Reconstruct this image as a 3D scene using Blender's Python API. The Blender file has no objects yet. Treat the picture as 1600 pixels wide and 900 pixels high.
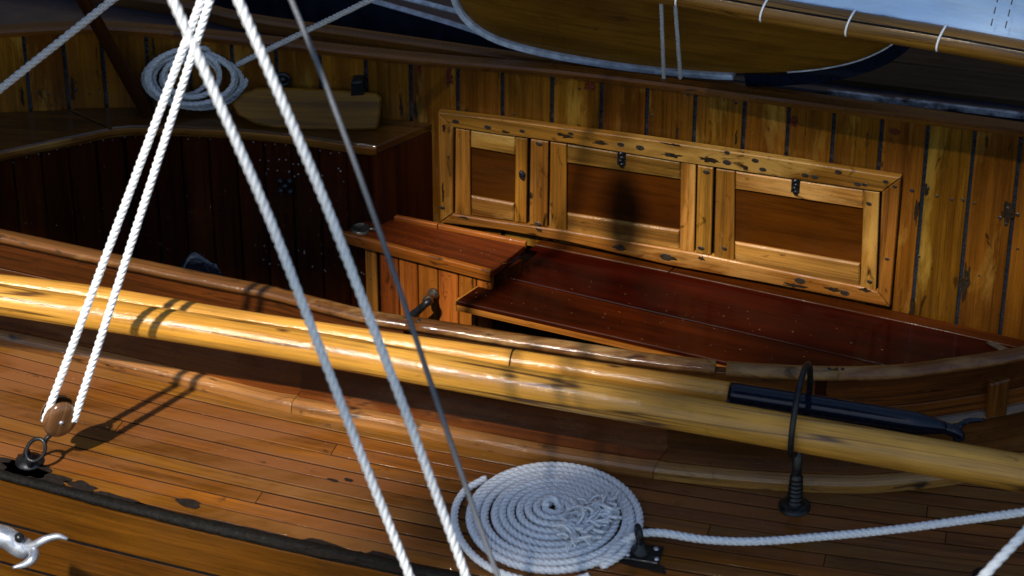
import bpy, bmesh, math, random
from mathutils import Vector, Matrix, noise
random.seed(7)
R = math.radians
V = Vector
# ------------------------------------------------------------ camera, sky, sun, exposure
scn = bpy.context.scene
PITCH = R(35); FPX = 5000.0; DIST = 6.25
CAM = V((0, -DIST*math.cos(PITCH), DIST*math.sin(PITCH)))
FWD = V((0, math.cos(PITCH), -math.sin(PITCH))); RIGHT = V((1, 0, 0)); UP = V((0, math.sin(PITCH), math.cos(PITCH)))
cd = bpy.data.cameras.new("camera"); cam = bpy.data.objects.new("camera", cd); scn.collection.objects.link(cam)
cam.location = CAM; cam.rotation_euler = (R(90)-PITCH, 0, 0)
cd.sensor_width = 36; cd.lens = FPX/1600*36; cd.clip_end = 500
cd.dof.use_dof = True; cd.dof.focus_distance = 6.2; cd.dof.aperture_fstop = 5.6
scn.camera = cam
SUN_EL, SUN_AZ = R(50), R(60)          # azimuth: the way shadows fall, measured from +X towards +Y
SUND = V((-math.cos(SUN_EL)*math.cos(SUN_AZ), -math.cos(SUN_EL)*math.sin(SUN_AZ), math.sin(SUN_EL)))
w = bpy.data.worlds.new("World"); scn.world = w; w.use_nodes = True
nt = w.node_tree; nt.nodes.clear()
sky = nt.nodes.new('ShaderNodeTexSky'); sky.sky_type = 'NISHITA'; sky.sun_disc = False
sky.sun_elevation = SUN_EL; sky.sun_rotation = R(210); sky.air_density = 1.3; sky.dust_density = 0.4
bg = nt.nodes.new('ShaderNodeBackground'); bg.inputs[1].default_value = 0.105
wo = nt.nodes.new('ShaderNodeOutputWorld')
nt.links.new(sky.outputs[0], bg.inputs[0]); nt.links.new(bg.outputs[0], wo.inputs[0])
sd = bpy.data.lights.new("sun", 'SUN'); sd.energy = 5.0; sd.angle = R(1.3); sd.color = (1.0, 0.93, 0.82)
sun = bpy.data.objects.new("sun", sd); scn.collection.objects.link(sun)
sun.rotation_euler = (-SUND).to_track_quat('-Z', 'Y').to_euler(); sun.location = SUND*10
scn.view_settings.view_transform = 'Standard'; scn.view_settings.look = 'None'
scn.view_settings.exposure = 0.32; scn.view_settings.gamma = 1.0
scn.cycles.max_bounces = 8

# ------------------------------------------------------------ measuring helpers (photo pixels, 1600 x 900, to metres)
def ray(px, py): return FWD + RIGHT*((px-800)/FPX) - UP*((py-450)/FPX)
def H(px, py, z):
    d = ray(px, py); t = (z-CAM.z)/d.z
    return CAM + d*t
def D(px, py, depth): return CAM + ray(px, py)*depth
def VP(px, py, A, N):
    d = ray(px, py); t = (A-CAM).dot(N)/d.dot(N)
    return CAM + d*t
def proj(p):
    v = p-CAM; d = v.dot(FWD)
    return 800+FPX*v.x/d, 450-FPX*v.dot(UP)/d
def lerp(a, b, t): return a+(b-a)*t
def table(tab, x):
    if x <= tab[0][0]: i = 0
    elif x >= tab[-1][0]: i = len(tab)-2
    else:
        i = 0
        while tab[i+1][0] < x: i += 1
    a, b = tab[i], tab[i+1]; t = (x-a[0])/(b[0]-a[0])
    return tuple(lerp(p, q, t) for p, q in zip(a[1:], b[1:]))
def catmull(P, n=8):
    P = [V(p) for p in P]
    if len(P) < 3: return [P[0].lerp(P[1], i/n) for i in range(n+1)]
    Q = [P[0]*2-P[1]]+P+[P[-1]*2-P[-2]]; out = []
    for i in range(1, len(Q)-2):
        a, b, c, d = Q[i-1:i+3]
        for k in range(n):
            t = k/n
            out.append(0.5*((2*b)+(c-a)*t+(2*a-5*b+4*c-d)*t*t+(3*b-a-3*c+d)*t**3))
    out.append(P[-1].copy()); return out
def resample(P, step):
    L = [0]
    for a, b in zip(P, P[1:]): L.append(L[-1]+(b-a).length)
    n = max(2, int(L[-1]/step)); out = []; j = 0
    for i in range(n+1):
        s = L[-1]*i/n
        while j < len(L)-2 and L[j+1] < s: j += 1
        t = (s-L[j])/max(1e-9, L[j+1]-L[j]); out.append(P[j].lerp(P[j+1], t))
    return out
def smooth_table(pts, n=6): return catmull([V((p[0], p[1], 0)) for p in pts], n)

# ------------------------------------------------------------ materials
def nodes(name):
    m = bpy.data.materials.new(name); m.use_nodes = True; t = m.node_tree
    return m, t, t.nodes['Principled BSDF'], t.nodes.new, t.links.new
def ramp(t, stops, interp='LINEAR'):
    r = t.nodes.new('ShaderNodeValToRGB'); r.color_ramp.interpolation = interp
    e = r.color_ramp.elements
    while len(e) < len(stops): e.new(0.5)
    for el, (p, c) in zip(e, stops):
        el.position = p; el.color = (c, c, c, 1) if isinstance(c, (int, float)) else (*c, 1)
    return r
def wood(name, c1, c2, dark=(0.02, 0.008, 0.002), grain=22, rough=0.42, coat=0.7, coat_r=0.12, stain=0.35, weather=0.0,
         wcol=(0.33, 0.22, 0.13), knots=0.0, vary=0.25, bump=0.25, wworld=False, pits=0.0, checks=0.0, spec=0.08, streak=0.72):
    c1, c2, wcol = (tuple(x*0.78 for x in c) for c in (c1, c2, wcol))
    m, t, b, N, L = nodes(name)
    uv = N('ShaderNodeUVMap'); oi = N('ShaderNodeObjectInfo'); tc = N('ShaderNodeTexCoord')
    mul = N('ShaderNodeVectorMath'); mul.operation = 'SCALE'; mul.inputs[0].default_value = (31, 17, 5)
    L(oi.outputs['Random'], mul.inputs[3])
    def coords(su, sv):
        mp = N('ShaderNodeMapping'); mp.inputs['Scale'].default_value = (su, sv, 1)
        L(uv.outputs[0], mp.inputs[0]); ad = N('ShaderNodeVectorMath'); L(mp.outputs[0], ad.inputs[0]); L(mul.outputs[0], ad.inputs[1])
        return ad.outputs[0]
    def noi(vec, scale, detail=4, dist=0.0, rough_=0.55):
        n = N('ShaderNodeTexNoise'); n.inputs['Scale'].default_value = scale; n.inputs['Detail'].default_value = detail
        n.inputs['Distortion'].default_value = dist; n.inputs['Roughness'].default_value = rough_; L(vec, n.inputs['Vector']); return n.outputs['Fac']
    def mix(a, bb, f, mode='MIX'):
        x = N('ShaderNodeMix'); x.data_type = 'RGBA'; x.blend_type = mode
        if isinstance(f, float): x.inputs[0].default_value = f
        else: L(f, x.inputs[0])
        for s, v in ((6, a), (7, bb)):
            if isinstance(v, tuple): x.inputs[s].default_value = (*v, 1)
            else: L(v, x.inputs[s])
        return x.outputs[2]
    g1 = noi(coords(1.6, grain), 1.0, 5, 0.6)
    r1 = ramp(t, [(0.3, c2), (0.68, c1)]); L(g1, r1.inputs[0])
    g2 = noi(coords(7, grain*20), 1.0, 4, 0.15, 0.7)
    r2 = ramp(t, [(0.36, 0.42), (0.56, 1.0)]); L(g2, r2.inputs[0])
    col = mix(r1.outputs[0], r2.outputs[0], 0.6, 'MULTIPLY')
    g2b = noi(coords(1.3, grain*4.5), 1.0, 3, 0.3, 0.6); r2b = ramp(t, [(0.38, 0.45), (0.52, 1.0)]); L(g2b, r2b.inputs[0])
    col = mix(col, r2b.outputs[0], streak, 'MULTIPLY')
    # blotches in the varnish
    g3 = noi(coords(3.0, 7), 1.0, 4, 0.3); r3 = ramp(t, [(0.3, 0.5), (0.62, 1.1)]); L(g3, r3.inputs[0])
    col = mix(col, r3.outputs[0], 0.75, 'MULTIPLY')
    wfac = None
    if wworld:
        wm = N('ShaderNodeMapping'); wm.inputs['Rotation'].default_value = (0, 0, R(20)); wm.inputs['Scale'].default_value = (2.2, 7, 1); L(tc.outputs['Object'], wm.inputs[0]); wmap = wm.outputs[0]
    if weather > 0:
        g = noi(wmap, 1.0, 6, 0.4, 0.65) if wworld else noi(coords(2.2, 10), 1.0, 6, 0.4, 0.65); r = ramp(t, [(0.62-weather*0.35, 0.0), (0.72-weather*0.25, 0.85)]); L(g, r.inputs[0])
        wfac = r.outputs[0]; col = mix(col, wcol, wfac)
    if knots > 0:
        vo = N('ShaderNodeTexVoronoi'); vo.inputs['Scale'].default_value = 1.0; L(coords(7, 22), vo.inputs['Vector'])
        r = ramp(t, [(0.04*knots, 1.0), (0.13*knots, 0.0)]); L(vo.outputs['Distance'], r.inputs[0]); col = mix(col, dark, r.outputs[0])
    if stain > 0:
        g = noi(coords(14, 38), 1.0, 5, 0.8, 0.6); r = ramp(t, [(0.66-0.1*stain, 0.0), (0.74-0.06*stain, min(1.0, 0.6+stain))]); L(g, r.inputs[0])
        col = mix(col, dark, r.outputs[0])
        g = noi(coords(2.5, 60), 1.0, 4, 0.2, 0.7); r = ramp(t, [(0.66, 0.0), (0.74, 0.75)]); L(g, r.inputs[0]); col = mix(col, dark, r.outputs[0])
    if checks > 0:
        g = noi(coords(0.7, 24), 1.0, 2, 0.1); r = ramp(t, [(0.486, 0.0), (0.497, checks), (0.503, checks), (0.514, 0.0)]); L(g, r.inputs[0]); col = mix(col, dark, r.outputs[0])
    if pits > 0:
        vo = N('ShaderNodeTexVoronoi'); vo.inputs['Scale'].default_value = 1.0; L(coords(38, 60), vo.inputs['Vector'])
        r = ramp(t, [(0.05*pits, 0.8), (0.16*pits, 0.0)]); L(vo.outputs['Distance'], r.inputs[0]); col = mix(col, dark, r.outputs[0])
    hsv = N('ShaderNodeHueSaturation'); mr = N('ShaderNodeMapRange'); mr.inputs['To Min'].default_value = 1-vary; mr.inputs['To Max'].default_value = 1+vary
    L(oi.outputs['Random'], mr.inputs[0]); L(mr.outputs[0], hsv.inputs['Value'])
    wn = N('ShaderNodeTexWhiteNoise'); wn.noise_dimensions = '1D'; L(oi.outputs['Random'], wn.inputs['W'])
    mr2 = N('ShaderNodeMapRange'); mr2.inputs['To Min'].default_value = 0.494; mr2.inputs['To Max'].default_value = 0.508
    L(wn.outputs['Value'], mr2.inputs[0]); L(mr2.outputs[0], hsv.inputs['Hue']); L(col, hsv.inputs['Color'])
    L(hsv.outputs[0], b.inputs['Base Color'])
    b.inputs['Roughness'].default_value = rough; b.inputs['Specular IOR Level'].default_value = spec
    go = noi(tc.outputs['Object'], 9.0, 5); cr = ramp(t, [(0.35, coat_r*0.5), (0.7, min(1, coat_r*3))]); L(go, cr.inputs[0])
    L(cr.outputs[0], b.inputs['Coat Roughness'])
    if wfac is not None:
        mm = N('ShaderNodeMapRange'); mm.inputs['To Min'].default_value = coat; mm.inputs['To Max'].default_value = coat*0.35
        L(wfac, mm.inputs[0]); L(mm.outputs[0], b.inputs['Coat Weight'])
    else: b.inputs['Coat Weight'].default_value = coat
    bp = N('ShaderNodeBump'); bp.inputs['Strength'].default_value = bump; bp.inputs['Distance'].default_value = 0.0012; L(g2, bp.inputs['Height'])
    lo = noi(tc.outputs['Object'], 90.0, 5, 0.3, 0.7); bp2 = N('ShaderNodeBump'); bp2.inputs['Strength'].default_value = bump*1.1; bp2.inputs['Distance'].default_value = 0.0012
    L(lo, bp2.inputs['Height']); L(bp.outputs[0], bp2.inputs['Normal']); L(bp2.outputs[0], b.inputs['Normal']); L(bp2.outputs[0], b.inputs['Coat Normal'])
    return m
def plain(name, col, rough=0.5, metal=0.0, coat=0.0, var=0.25, scale=40, bump=0.3, col2=None, dist=0.002, spec=0.5):
    m, t, b, N, L = nodes(name)
    tc = N('ShaderNodeTexCoord'); n = N('ShaderNodeTexNoise'); n.inputs['Scale'].default_value = scale; n.inputs['Detail'].default_value = 6
    L(tc.outputs['Object'], n.inputs['Vector'])
    c2 = col2 or tuple(c*(1-var) for c in col); c1 = tuple(min(1, c*(1+var*0.4)) for c in col)
    r = ramp(t, [(0.35, c2), (0.65, c1)]); L(n.outputs['Fac'], r.inputs[0]); L(r.outputs[0], b.inputs['Base Color'])
    rr = ramp(t, [(0.3, max(0.03, rough*0.6)), (0.7, min(1, rough*1.4))]); L(n.outputs['Fac'], rr.inputs[0]); L(rr.outputs[0], b.inputs['Roughness'])
    b.inputs['Metallic'].default_value = metal; b.inputs['Coat Weight'].default_value = coat; b.inputs['Coat Roughness'].default_value = 0.04
    b.inputs['Specular IOR Level'].default_value = spec
    bp = N('ShaderNodeBump'); bp.inputs['Strength'].default_value = bump; bp.inputs['Distance'].default_value = dist
    L(n.outputs['Fac'], bp.inputs['Height']); L(bp.outputs[0], b.inputs['Normal'])
    return m
M = dict(
 deck=wood('deck_teak', (0.30, 0.104, 0.010), (0.16, 0.049, 0.0045), grain=16, weather=0.5, wworld=True, wcol=(0.215, 0.085, 0.028), stain=0.12, coat=0.5, coat_r=0.08, vary=0.12, rough=0.5),
 ledge=wood('covering_board', (0.20, 0.058, 0.007), (0.10, 0.026, 0.003), grain=14, stain=0.45, coat=0.4, coat_r=0.16, vary=0.12, bump=0.5, weather=0.15, wcol=(0.24, 0.10, 0.03)),
 trim=wood('trim_worn', (0.44, 0.20, 0.045), (0.22, 0.085, 0.015), grain=20, stain=0.8, coat=1.0, coat_r=0.05, vary=0.1, bump=0.8, pits=0.5),
 hull=wood('hull_strake', (0.17, 0.060, 0.004), (0.10, 0.032, 0.002), grain=9, stain=0.05, coat=0.15, coat_r=0.25, vary=0.1, pits=0.25, knots=0.3, streak=0.4),
 coaming=wood('coaming_varnish', (0.20, 0.060, 0.008), (0.09, 0.024, 0.003), grain=16, stain=0.8, coat=0.35, coat_r=0.13, vary=0.12, bump=0.5, checks=0.7),
 rim=wood('rim_worn', (0.24, 0.088, 0.018), (0.11, 0.036, 0.007), grain=16, stain=0.9, coat=0.6, coat_r=0.05, vary=0.08, bump=0.35, weather=0.3, wworld=True, wcol=(0.42, 0.24, 0.09)),
 moulding=wood('base_moulding', (0.20, 0.12, 0.08), (0.08, 0.04, 0.022), grain=20, stain=0.9, coat=1.0, coat_r=0.1, vary=0.0, bump=0.8),
 farrail=wood('far_rail', (0.20, 0.07, 0.009), (0.11, 0.034, 0.004), grain=18, stain=0.3, coat=0.6, coat_r=0.2, vary=0.0),
 lining=wood('lining_pine', (0.26, 0.098, 0.008), (0.11, 0.035, 0.003), grain=22, stain=0.4, coat=0.35, coat_r=0.16, vary=0.25, knots=0.3, bump=0.4, weather=0.2, wcol=(0.34, 0.18, 0.03), streak=.5),
 frame=wood('cabinet_frame', (0.48, 0.195, 0.028), (0.24, 0.080, 0.009), grain=20, stain=0.6, coat=0.2, coat_r=0.25, vary=0.18, pits=0.3, weather=0.3, wcol=(0.52, 0.27, 0.065)),
 panel=wood('cabinet_panel', (0.110, 0.029, 0.002), (0.065, 0.015, 0.001), grain=5, stain=0.0, coat=0.15, coat_r=0.25, vary=0.1, spec=0.03, streak=0.3),
 oak=wood('door_rail_oak', (0.60, 0.29, 0.055), (0.20, 0.07, 0.010), grain=13, stain=0.5, coat=0.2, coat_r=0.2, vary=0.08, bump=0.5, weather=0.25, wcol=(0.60, 0.33, 0.09)),
 bench=wood('bench_mahogany', (0.068, 0.0085, 0.0010), (0.016, 0.0020, 0.0003), grain=12, stain=0.0, coat=0.15, coat_r=0.05, vary=0.1, bump=0.12, spec=0.04, streak=0.4),
 lip=wood('bench_lip', (0.56, 0.22, 0.035), (0.38, 0.12, 0.014), grain=20, stain=0.25, coat=0.4, coat_r=0.05, vary=0.05, pits=0.3),
 step=wood('step_mahogany', (0.20, 0.040, 0.005), (0.09, 0.014, 0.002), grain=14, stain=0.5, coat=0.7, coat_r=0.1, vary=0.1, bump=0.5),
 steplip=wood('step_fiddle', (0.50, 0.14, 0.020), (0.28, 0.062, 0.007), grain=18, stain=0.6, coat=0.5, coat_r=0.05, vary=0.12, pits=0.4),
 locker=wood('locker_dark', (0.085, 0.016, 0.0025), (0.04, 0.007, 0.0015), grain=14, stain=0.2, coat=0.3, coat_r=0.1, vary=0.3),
 lockertop=wood('locker_top', (0.11, 0.042, 0.005), (0.055, 0.018, 0.002), grain=10, stain=0.4, coat=0.9, coat_r=0.07, vary=0.15),
 golden=wood('golden_board', (0.36, 0.165, 0.010), (0.22, 0.095, 0.005), grain=10, stain=0.2, coat=0.1, coat_r=0.2, vary=0.0),
 timber=wood('dark_timber', (0.12, 0.036, 0.005), (0.06, 0.016, 0.003), grain=10, stain=0.2, coat=0.1, coat_r=0.2, vary=0.0),
 spar=wood('spar_spruce', (0.90, 0.44, 0.075), (0.64, 0.26, 0.028), grain=20, stain=0.08, coat=0.65, coat_r=0.06, vary=0.04, knots=1.0, bump=0.45, checks=0.95, dark=(0.07, 0.025, 0.006), streak=0.3),
 boom=wood('boom_spruce', (0.30, 0.15, 0.022), (0.16, 0.068, 0.008), grain=26, stain=0.25, coat=0.6, coat_r=0.2, vary=0.05, knots=0.8, checks=0.9, streak=0.4),
 greywood=wood('grey_wood', (0.11, 0.070, 0.04), (0.055, 0.033, 0.018), grain=10, stain=0.3, coat=0.1, coat_r=0.3),
 dinghy=wood('dinghy_plywood', (0.24, 0.115, 0.010), (0.14, 0.060, 0.005), grain=9, stain=0.1, coat=0.2, coat_r=0.25, vary=0.05, streak=0.3),
 block=wood('block_ash', (0.28, 0.13, 0.055), (0.19, 0.075, 0.028), grain=16, stain=0.0, coat=1.0, coat_r=0.04, vary=0.0, bump=0.05),
 caulk=plain('caulking', (0.006, 0.005, 0.005), 0.7, bump=0.4, scale=120, spec=0.1),
 pitch=plain('pitch', (0.012, 0.016, 0.024), 0.3, bump=0.9, scale=130, coat=0.6),
 black=plain('black_tar', (0.007, 0.006, 0.005), 0.6, bump=1.0, scale=150, coat=0.12, dist=0.003, spec=0.08),
 stainm=plain('tar_stain', (0.016, 0.012, 0.010), 0.6, bump=0.3, scale=90, spec=0.1),
 iron=plain('black_iron', (0.02, 0.021, 0.024), 0.35, metal=0.6, bump=0.5, scale=90),
 blackpaint=plain('navy_black_paint', (0.004, 0.007, 0.016), 0.5, bump=0.7, scale=110, coat=0.6, dist=0.002, spec=0.01),
 navy=plain('navy_hull_paint', (0.006, 0.009, 0.022), 0.4, bump=0.3, scale=20, coat=0.4),
 galv=plain('galvanised_steel', (0.50, 0.53, 0.60), 0.35, metal=0.75, bump=0.4, scale=50),
 bronze=plain('tarnished_bronze', (0.19, 0.16, 0.12), 0.32, metal=0.85, bump=0.4, scale=90),
 rope_white=plain('rope_white', (0.90, 0.92, 0.95), 0.8, bump=0.6, scale=400, var=0.12),
 rope_grey=plain('rope_grey', (0.80, 0.82, 0.86), 0.85, bump=0.9, scale=350, var=0.25),
 rope_wall=plain('rope_weathered', (0.46, 0.47, 0.49), 0.85, bump=0.9, scale=350, var=0.3),
 wire=plain('wire_sheath', (0.10, 0.11, 0.13), 0.5, bump=0.4, scale=300),
 pale=plain('pale_paint', (0.42, 0.47, 0.56), 0.55, bump=0.5, scale=60, var=0.35),
 worn=plain('worn_pale_paint', (0.36, 0.40, 0.46), 0.5, bump=1.0, scale=45, col2=(0.012, 0.016, 0.03)),
 dirt=plain('dark_bung', (0.02, 0.012, 0.006), 0.6, bump=0.5, scale=200),
)
def glass():
    m, t, b, N, L = nodes('water_drop'); b.inputs['Base Color'].default_value = (1, 1, 1, 1); b.inputs['Roughness'].default_value = 0.02
    b.inputs['IOR'].default_value = 1.33; b.inputs['Transmission Weight'].default_value = 1.0; return m
M['drop'] = glass()
def sailcloth():
    m, t, b, N, L = nodes('sailcloth'); tc = N('ShaderNodeTexCoord'); n = N('ShaderNodeTexNoise'); n.inputs['Scale'].default_value = 5
    n.inputs['Detail'].default_value = 5; mp = N('ShaderNodeMapping'); mp.inputs['Scale'].default_value = (1, 1, 4); L(tc.outputs['Object'], mp.inputs[0]); L(mp.outputs[0], n.inputs['Vector'])
    r = ramp(t, [(0.3, (0.42, 0.62, 0.95)), (0.7, (0.58, 0.76, 1.0))]); L(n.outputs['Fac'], r.inputs[0]); L(r.outputs[0], b.inputs['Base Color'])
    b.inputs['Roughness'].default_value = 0.8
    bp = N('ShaderNodeBump'); bp.inputs['Distance'].default_value = 0.02; bp.inputs['Strength'].default_value = 0.6; L(n.outputs['Fac'], bp.inputs['Height']); L(bp.outputs[0], b.inputs['Normal'])
    return m
M['sail'] = sailcloth()
def watermat():
    m, t, b, N, L = nodes('harbour_water'); b.inputs['Base Color'].default_value = (0.002, 0.004, 0.008, 1); b.inputs['Roughness'].default_value = 0.05
    b.inputs['IOR'].default_value = 1.33
    tc = N('ShaderNodeTexCoord'); n = N('ShaderNodeTexNoise'); n.inputs['Scale'].default_value = 6; n.inputs['Detail'].default_value = 6
    L(tc.outputs['Object'], n.inputs['Vector']); bp = N('ShaderNodeBump'); bp.inputs['Distance'].default_value = 0.05; L(n.outputs['Fac'], bp.inputs['Height']); L(bp.outputs[0], b.inputs['Normal'])
    return m
M['water'] = watermat()

# ------------------------------------------------------------ object helpers
COL = scn.collection
def tag(o, label=None, cat=None, group=None, kind=None):
    for k, v in (('label', label), ('category', cat), ('group', group), ('kind', kind)):
        if v: o[k] = v
    return o
def empty(name, loc=(0, 0, 0)):
    o = bpy.data.objects.new(name, None); COL.objects.link(o); o.location = loc; o.empty_display_size = 0.05; return o
def link(name, me, mat, parent=None):
    o = bpy.data.objects.new(name, me); COL.objects.link(o)
    if mat is not None: me.materials.clear(); me.materials.append(mat)
    if parent is not None:
        o.parent = parent
        bpy_loc = root_loc(parent); o.location = -bpy_loc
    return o
def root_loc(p):
    l = V((0, 0, 0))
    while p is not None: l = l+V(p.location); p = p.parent
    return l
def mk(name, verts, faces, mat, parent=None, luv=None, smooth=False):
    me = bpy.data.meshes.new(name); me.from_pydata([tuple(v) for v in verts], [], faces)
    if luv:
        ul = me.uv_layers.new(name='UVMap'); flat = [c for uvs in luv for uv in uvs for c in uv]; ul.data.foreach_set('uv', flat)
    if smooth: me.polygons.foreach_set('use_smooth', [True]*len(me.polygons))
    me.update(); return link(name, me, mat, parent)
class MB:
    """collects geometry that becomes ONE mesh"""
    def __init__(s): s.v = []; s.f = []; s.uv = []
    def add(s, v, f, uv): o = len(s.v); s.v += v; s.f += [tuple(i+o for i in q) for q in f]; s.uv += uv; return s
    def sweep(s, *a, **k): return s.add(*sweep(*a, **k))
    def build(s, name, mat, parent=None, smooth=False): return mk(name, s.v, s.f, mat, parent, s.uv, smooth)
def sweep(path, prof, scale=None, caps=True, up=None, voff=0.0):
    """closed profile [(a,b)] carried along path; a>0 lies to the right of travel (towards the viewer for left-to-right paths), b up"""
    path = [V(p) for p in path]; n = len(path); m = len(prof); vs = []; fs = []; uv = []
    per = [0]
    for j in range(m):
        a, b = prof[j], prof[(j+1) % m]; per.append(per[-1]+math.hypot(a[0]-b[0], a[1]-b[1]))
    arc = [0]
    for a, b in zip(path, path[1:]): arc.append(arc[-1]+(b-a).length)
    for i, p in enumerate(path):
        T = (path[min(n-1, i+1)]-path[max(0, i-1)]).normalized(); u0 = V(up) if up else V((0, 0, 1))
        S = T.cross(u0).normalized(); U = S.cross(T); k = scale[i] if scale else 1.0
        for a, b in prof: vs.append(p+S*a*k+U*b*k)
    for i in range(n-1):
        for j in range(m):
            j2 = (j+1) % m
            fs.append((i*m+j, i*m+j2, (i+1)*m+j2, (i+1)*m+j))
            uv.append([(arc[i], per[j]+voff), (arc[i], per[j+1]+voff), (arc[i+1], per[j+1]+voff), (arc[i+1], per[j]+voff)])
    if caps:
        fs.append(tuple(range(m-1, -1, -1))); uv.append([(prof[j][0]*3, prof[j][1]) for j in range(m-1, -1, -1)])
        o = (n-1)*m; fs.append(tuple(range(o, o+m))); uv.append([(prof[j][0]*3, prof[j][1]) for j in range(m)])
    return vs, fs, uv
def rect(a0, a1, b0, b1, c=0.0015):
    """rectangle profile with its upper edges chamfered"""
    return [(a0, b0), (a0, b1-c), (a0+c, b1), (a1-c, b1), (a1, b1-c), (a1, b0)]
def circ(r, n=16, ph=0.0): return [(-r*math.cos(2*math.pi*k/n+ph), r*math.sin(2*math.pi*k/n+ph)) for k in range(n)]
def slab(name, pts, nrm, th, gdir, mat, parent=None, bev=0.0015, jitter=0.0):
    """pts: outline of the front face; the body goes back by th along -nrm"""
    bm = bmesh.new(); nrm = V(nrm).normalized(); j = nrm*random.uniform(-jitter, jitter)
    f = [bm.verts.new(V(p)+j) for p in pts]; b = [bm.verts.new(V(p)-nrm*th) for p in pts]; n = len(pts)
    ff = bm.faces.new(f); bm.faces.new(b[::-1])
    for i in range(n): bm.faces.new((f[(i+1) % n], f[i], b[i], b[(i+1) % n]))
    bm.normal_update()
    if ff.normal.dot(nrm) < 0: bmesh.ops.reverse_faces(bm, faces=bm.faces[:])
    if bev: bmesh.ops.bevel(bm, geom=list(ff.edges), offset=bev, segments=1, affect='EDGES', profile=0.7)
    g = V(gdir).normalized(); c = nrm.cross(g).normalized(); ul = bm.loops.layers.uv.new('UVMap')
    for fc in bm.faces:
        for l in fc.loops: l[ul].uv = (l.vert.co.dot(g), l.vert.co.dot(c)+l.vert.co.dot(nrm))
    me = bpy.data.meshes.new(name); bm.to_mesh(me); bm.free(); return link(name, me, mat, parent)
def lathe(prof, n=20, centre=(0, 0, 0), axis=(0, 0, 1)):
    """prof [(r,h)] turned about the axis; returns verts, faces, uvs"""
    q = V((0, 0, 1)).rotation_difference(V(axis).normalized()); vs = []; fs = []; uv = []; c = V(centre); m = len(prof)
    for k in range(n):
        a = 2*math.pi*k/n
        for r, h in prof: vs.append(c+q @ V((r*math.cos(a), r*math.sin(a), h)))
    for k in range(n):
        k2 = (k+1) % n
        for j in range(m-1):
            fs.append((k*m+j, k2*m+j, k2*m+j+1, k*m+j+1)); uv.append([(k/n*.1, prof[j][1]), ((k+1)/n*.1, prof[j][1]), ((k+1)/n*.1, prof[j+1][1]), (k/n*.1, prof[j+1][1])])
    return vs, fs, uv
def tube(path, r, n=10, scale=None, upv=None, caps=True):
    """round tube with a parallel-transported frame (safe for loops and verticals)"""
    path = [V(p) for p in path]; N_ = len(path); vs = []; fs = []; uv = []
    T0 = (path[1]-path[0]).normalized(); ref = V(upv) if upv else (V((0, 0, 1)) if abs(T0.z) < 0.9 else V((1, 0, 0)))
    Nn = T0.cross(ref).normalized(); arc = 0
    arcs = []
    for i, p in enumerate(path):
        T = (path[min(N_-1, i+1)]-path[max(0, i-1)]).normalized()
        Nn = (Nn-T*Nn.dot(T)).normalized(); B = T.cross(Nn); k = r*(scale[i] if scale else 1)
        if i: arc += (p-path[i-1]).length
        arcs.append(arc)
        for j in range(n):
            a = 2*math.pi*j/n; vs.append(p+Nn*math.cos(a)*k+B*math.sin(a)*k)
    c = 2*math.pi*r/n
    for i in range(N_-1):
        for j in range(n):
            j2 = (j+1) % n; fs.append((i*n+j, i*n+j2, (i+1)*n+j2, (i+1)*n+j)); uv.append([(arcs[i], j*c), (arcs[i], (j+1)*c), (arcs[i+1], (j+1)*c), (arcs[i+1], j*c)])
    if caps:
        fs.append(tuple(range(n-1, -1, -1))); uv.append([(0, 0)]*n); o = (N_-1)*n; fs.append(tuple(range(o, o+n))); uv.append([(0, 0)]*n)
    return vs, fs, uv
def rope_geo(path, Rr, pitch=None, step=0.004, sides=6, strands=3, wob=0.0):
    """laid rope: three strands twisted round the path"""
    pitch = pitch or Rr*6.2; P = resample([V(p) for p in path], step); mb = MB(); n = len(P)
    T0 = (P[1]-P[0]).normalized(); ref = V((0, 0, 1)) if abs(T0.z) < 0.9 else V((1, 0, 0)); Nn = T0.cross(ref).normalized()
    fr = []; arc = 0
    for i, p in enumerate(P):
        T = (P[min(n-1, i+1)]-P[max(0, i-1)]).normalized(); Nn = (Nn-T*Nn.dot(T)).normalized()
        if i: arc += (p-P[i-1]).length
        fr.append((p, Nn.copy(), T.cross(Nn), arc))
    for s in range(strands):
        ph = 2*math.pi*s/strands; pts = []
        for p, a, b, l in fr:
            t = ph+2*math.pi*l/pitch; pts.append(p+(a*math.cos(t)+b*math.sin(t))*Rr*0.43)
        mb.add(*tube(pts, Rr*0.58, sides))
    return mb
def rope(name, path, Rr, mat, label, group=None, parent=None, cat='rope', **k):
    mb = rope_geo(path, Rr, **k); o = mb.build(name, mat, parent, smooth=True)
    if parent is None: tag(o, label, cat, group)
    return o

# ------------------------------------------------------------ water
wz = -0.95
mk('water', [(-60, -60, wz), (60, -60, wz), (60, 60, wz), (-60, 60, wz)], [(0, 1, 2, 3)], M['water'])['kind'] = 'structure'

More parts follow.
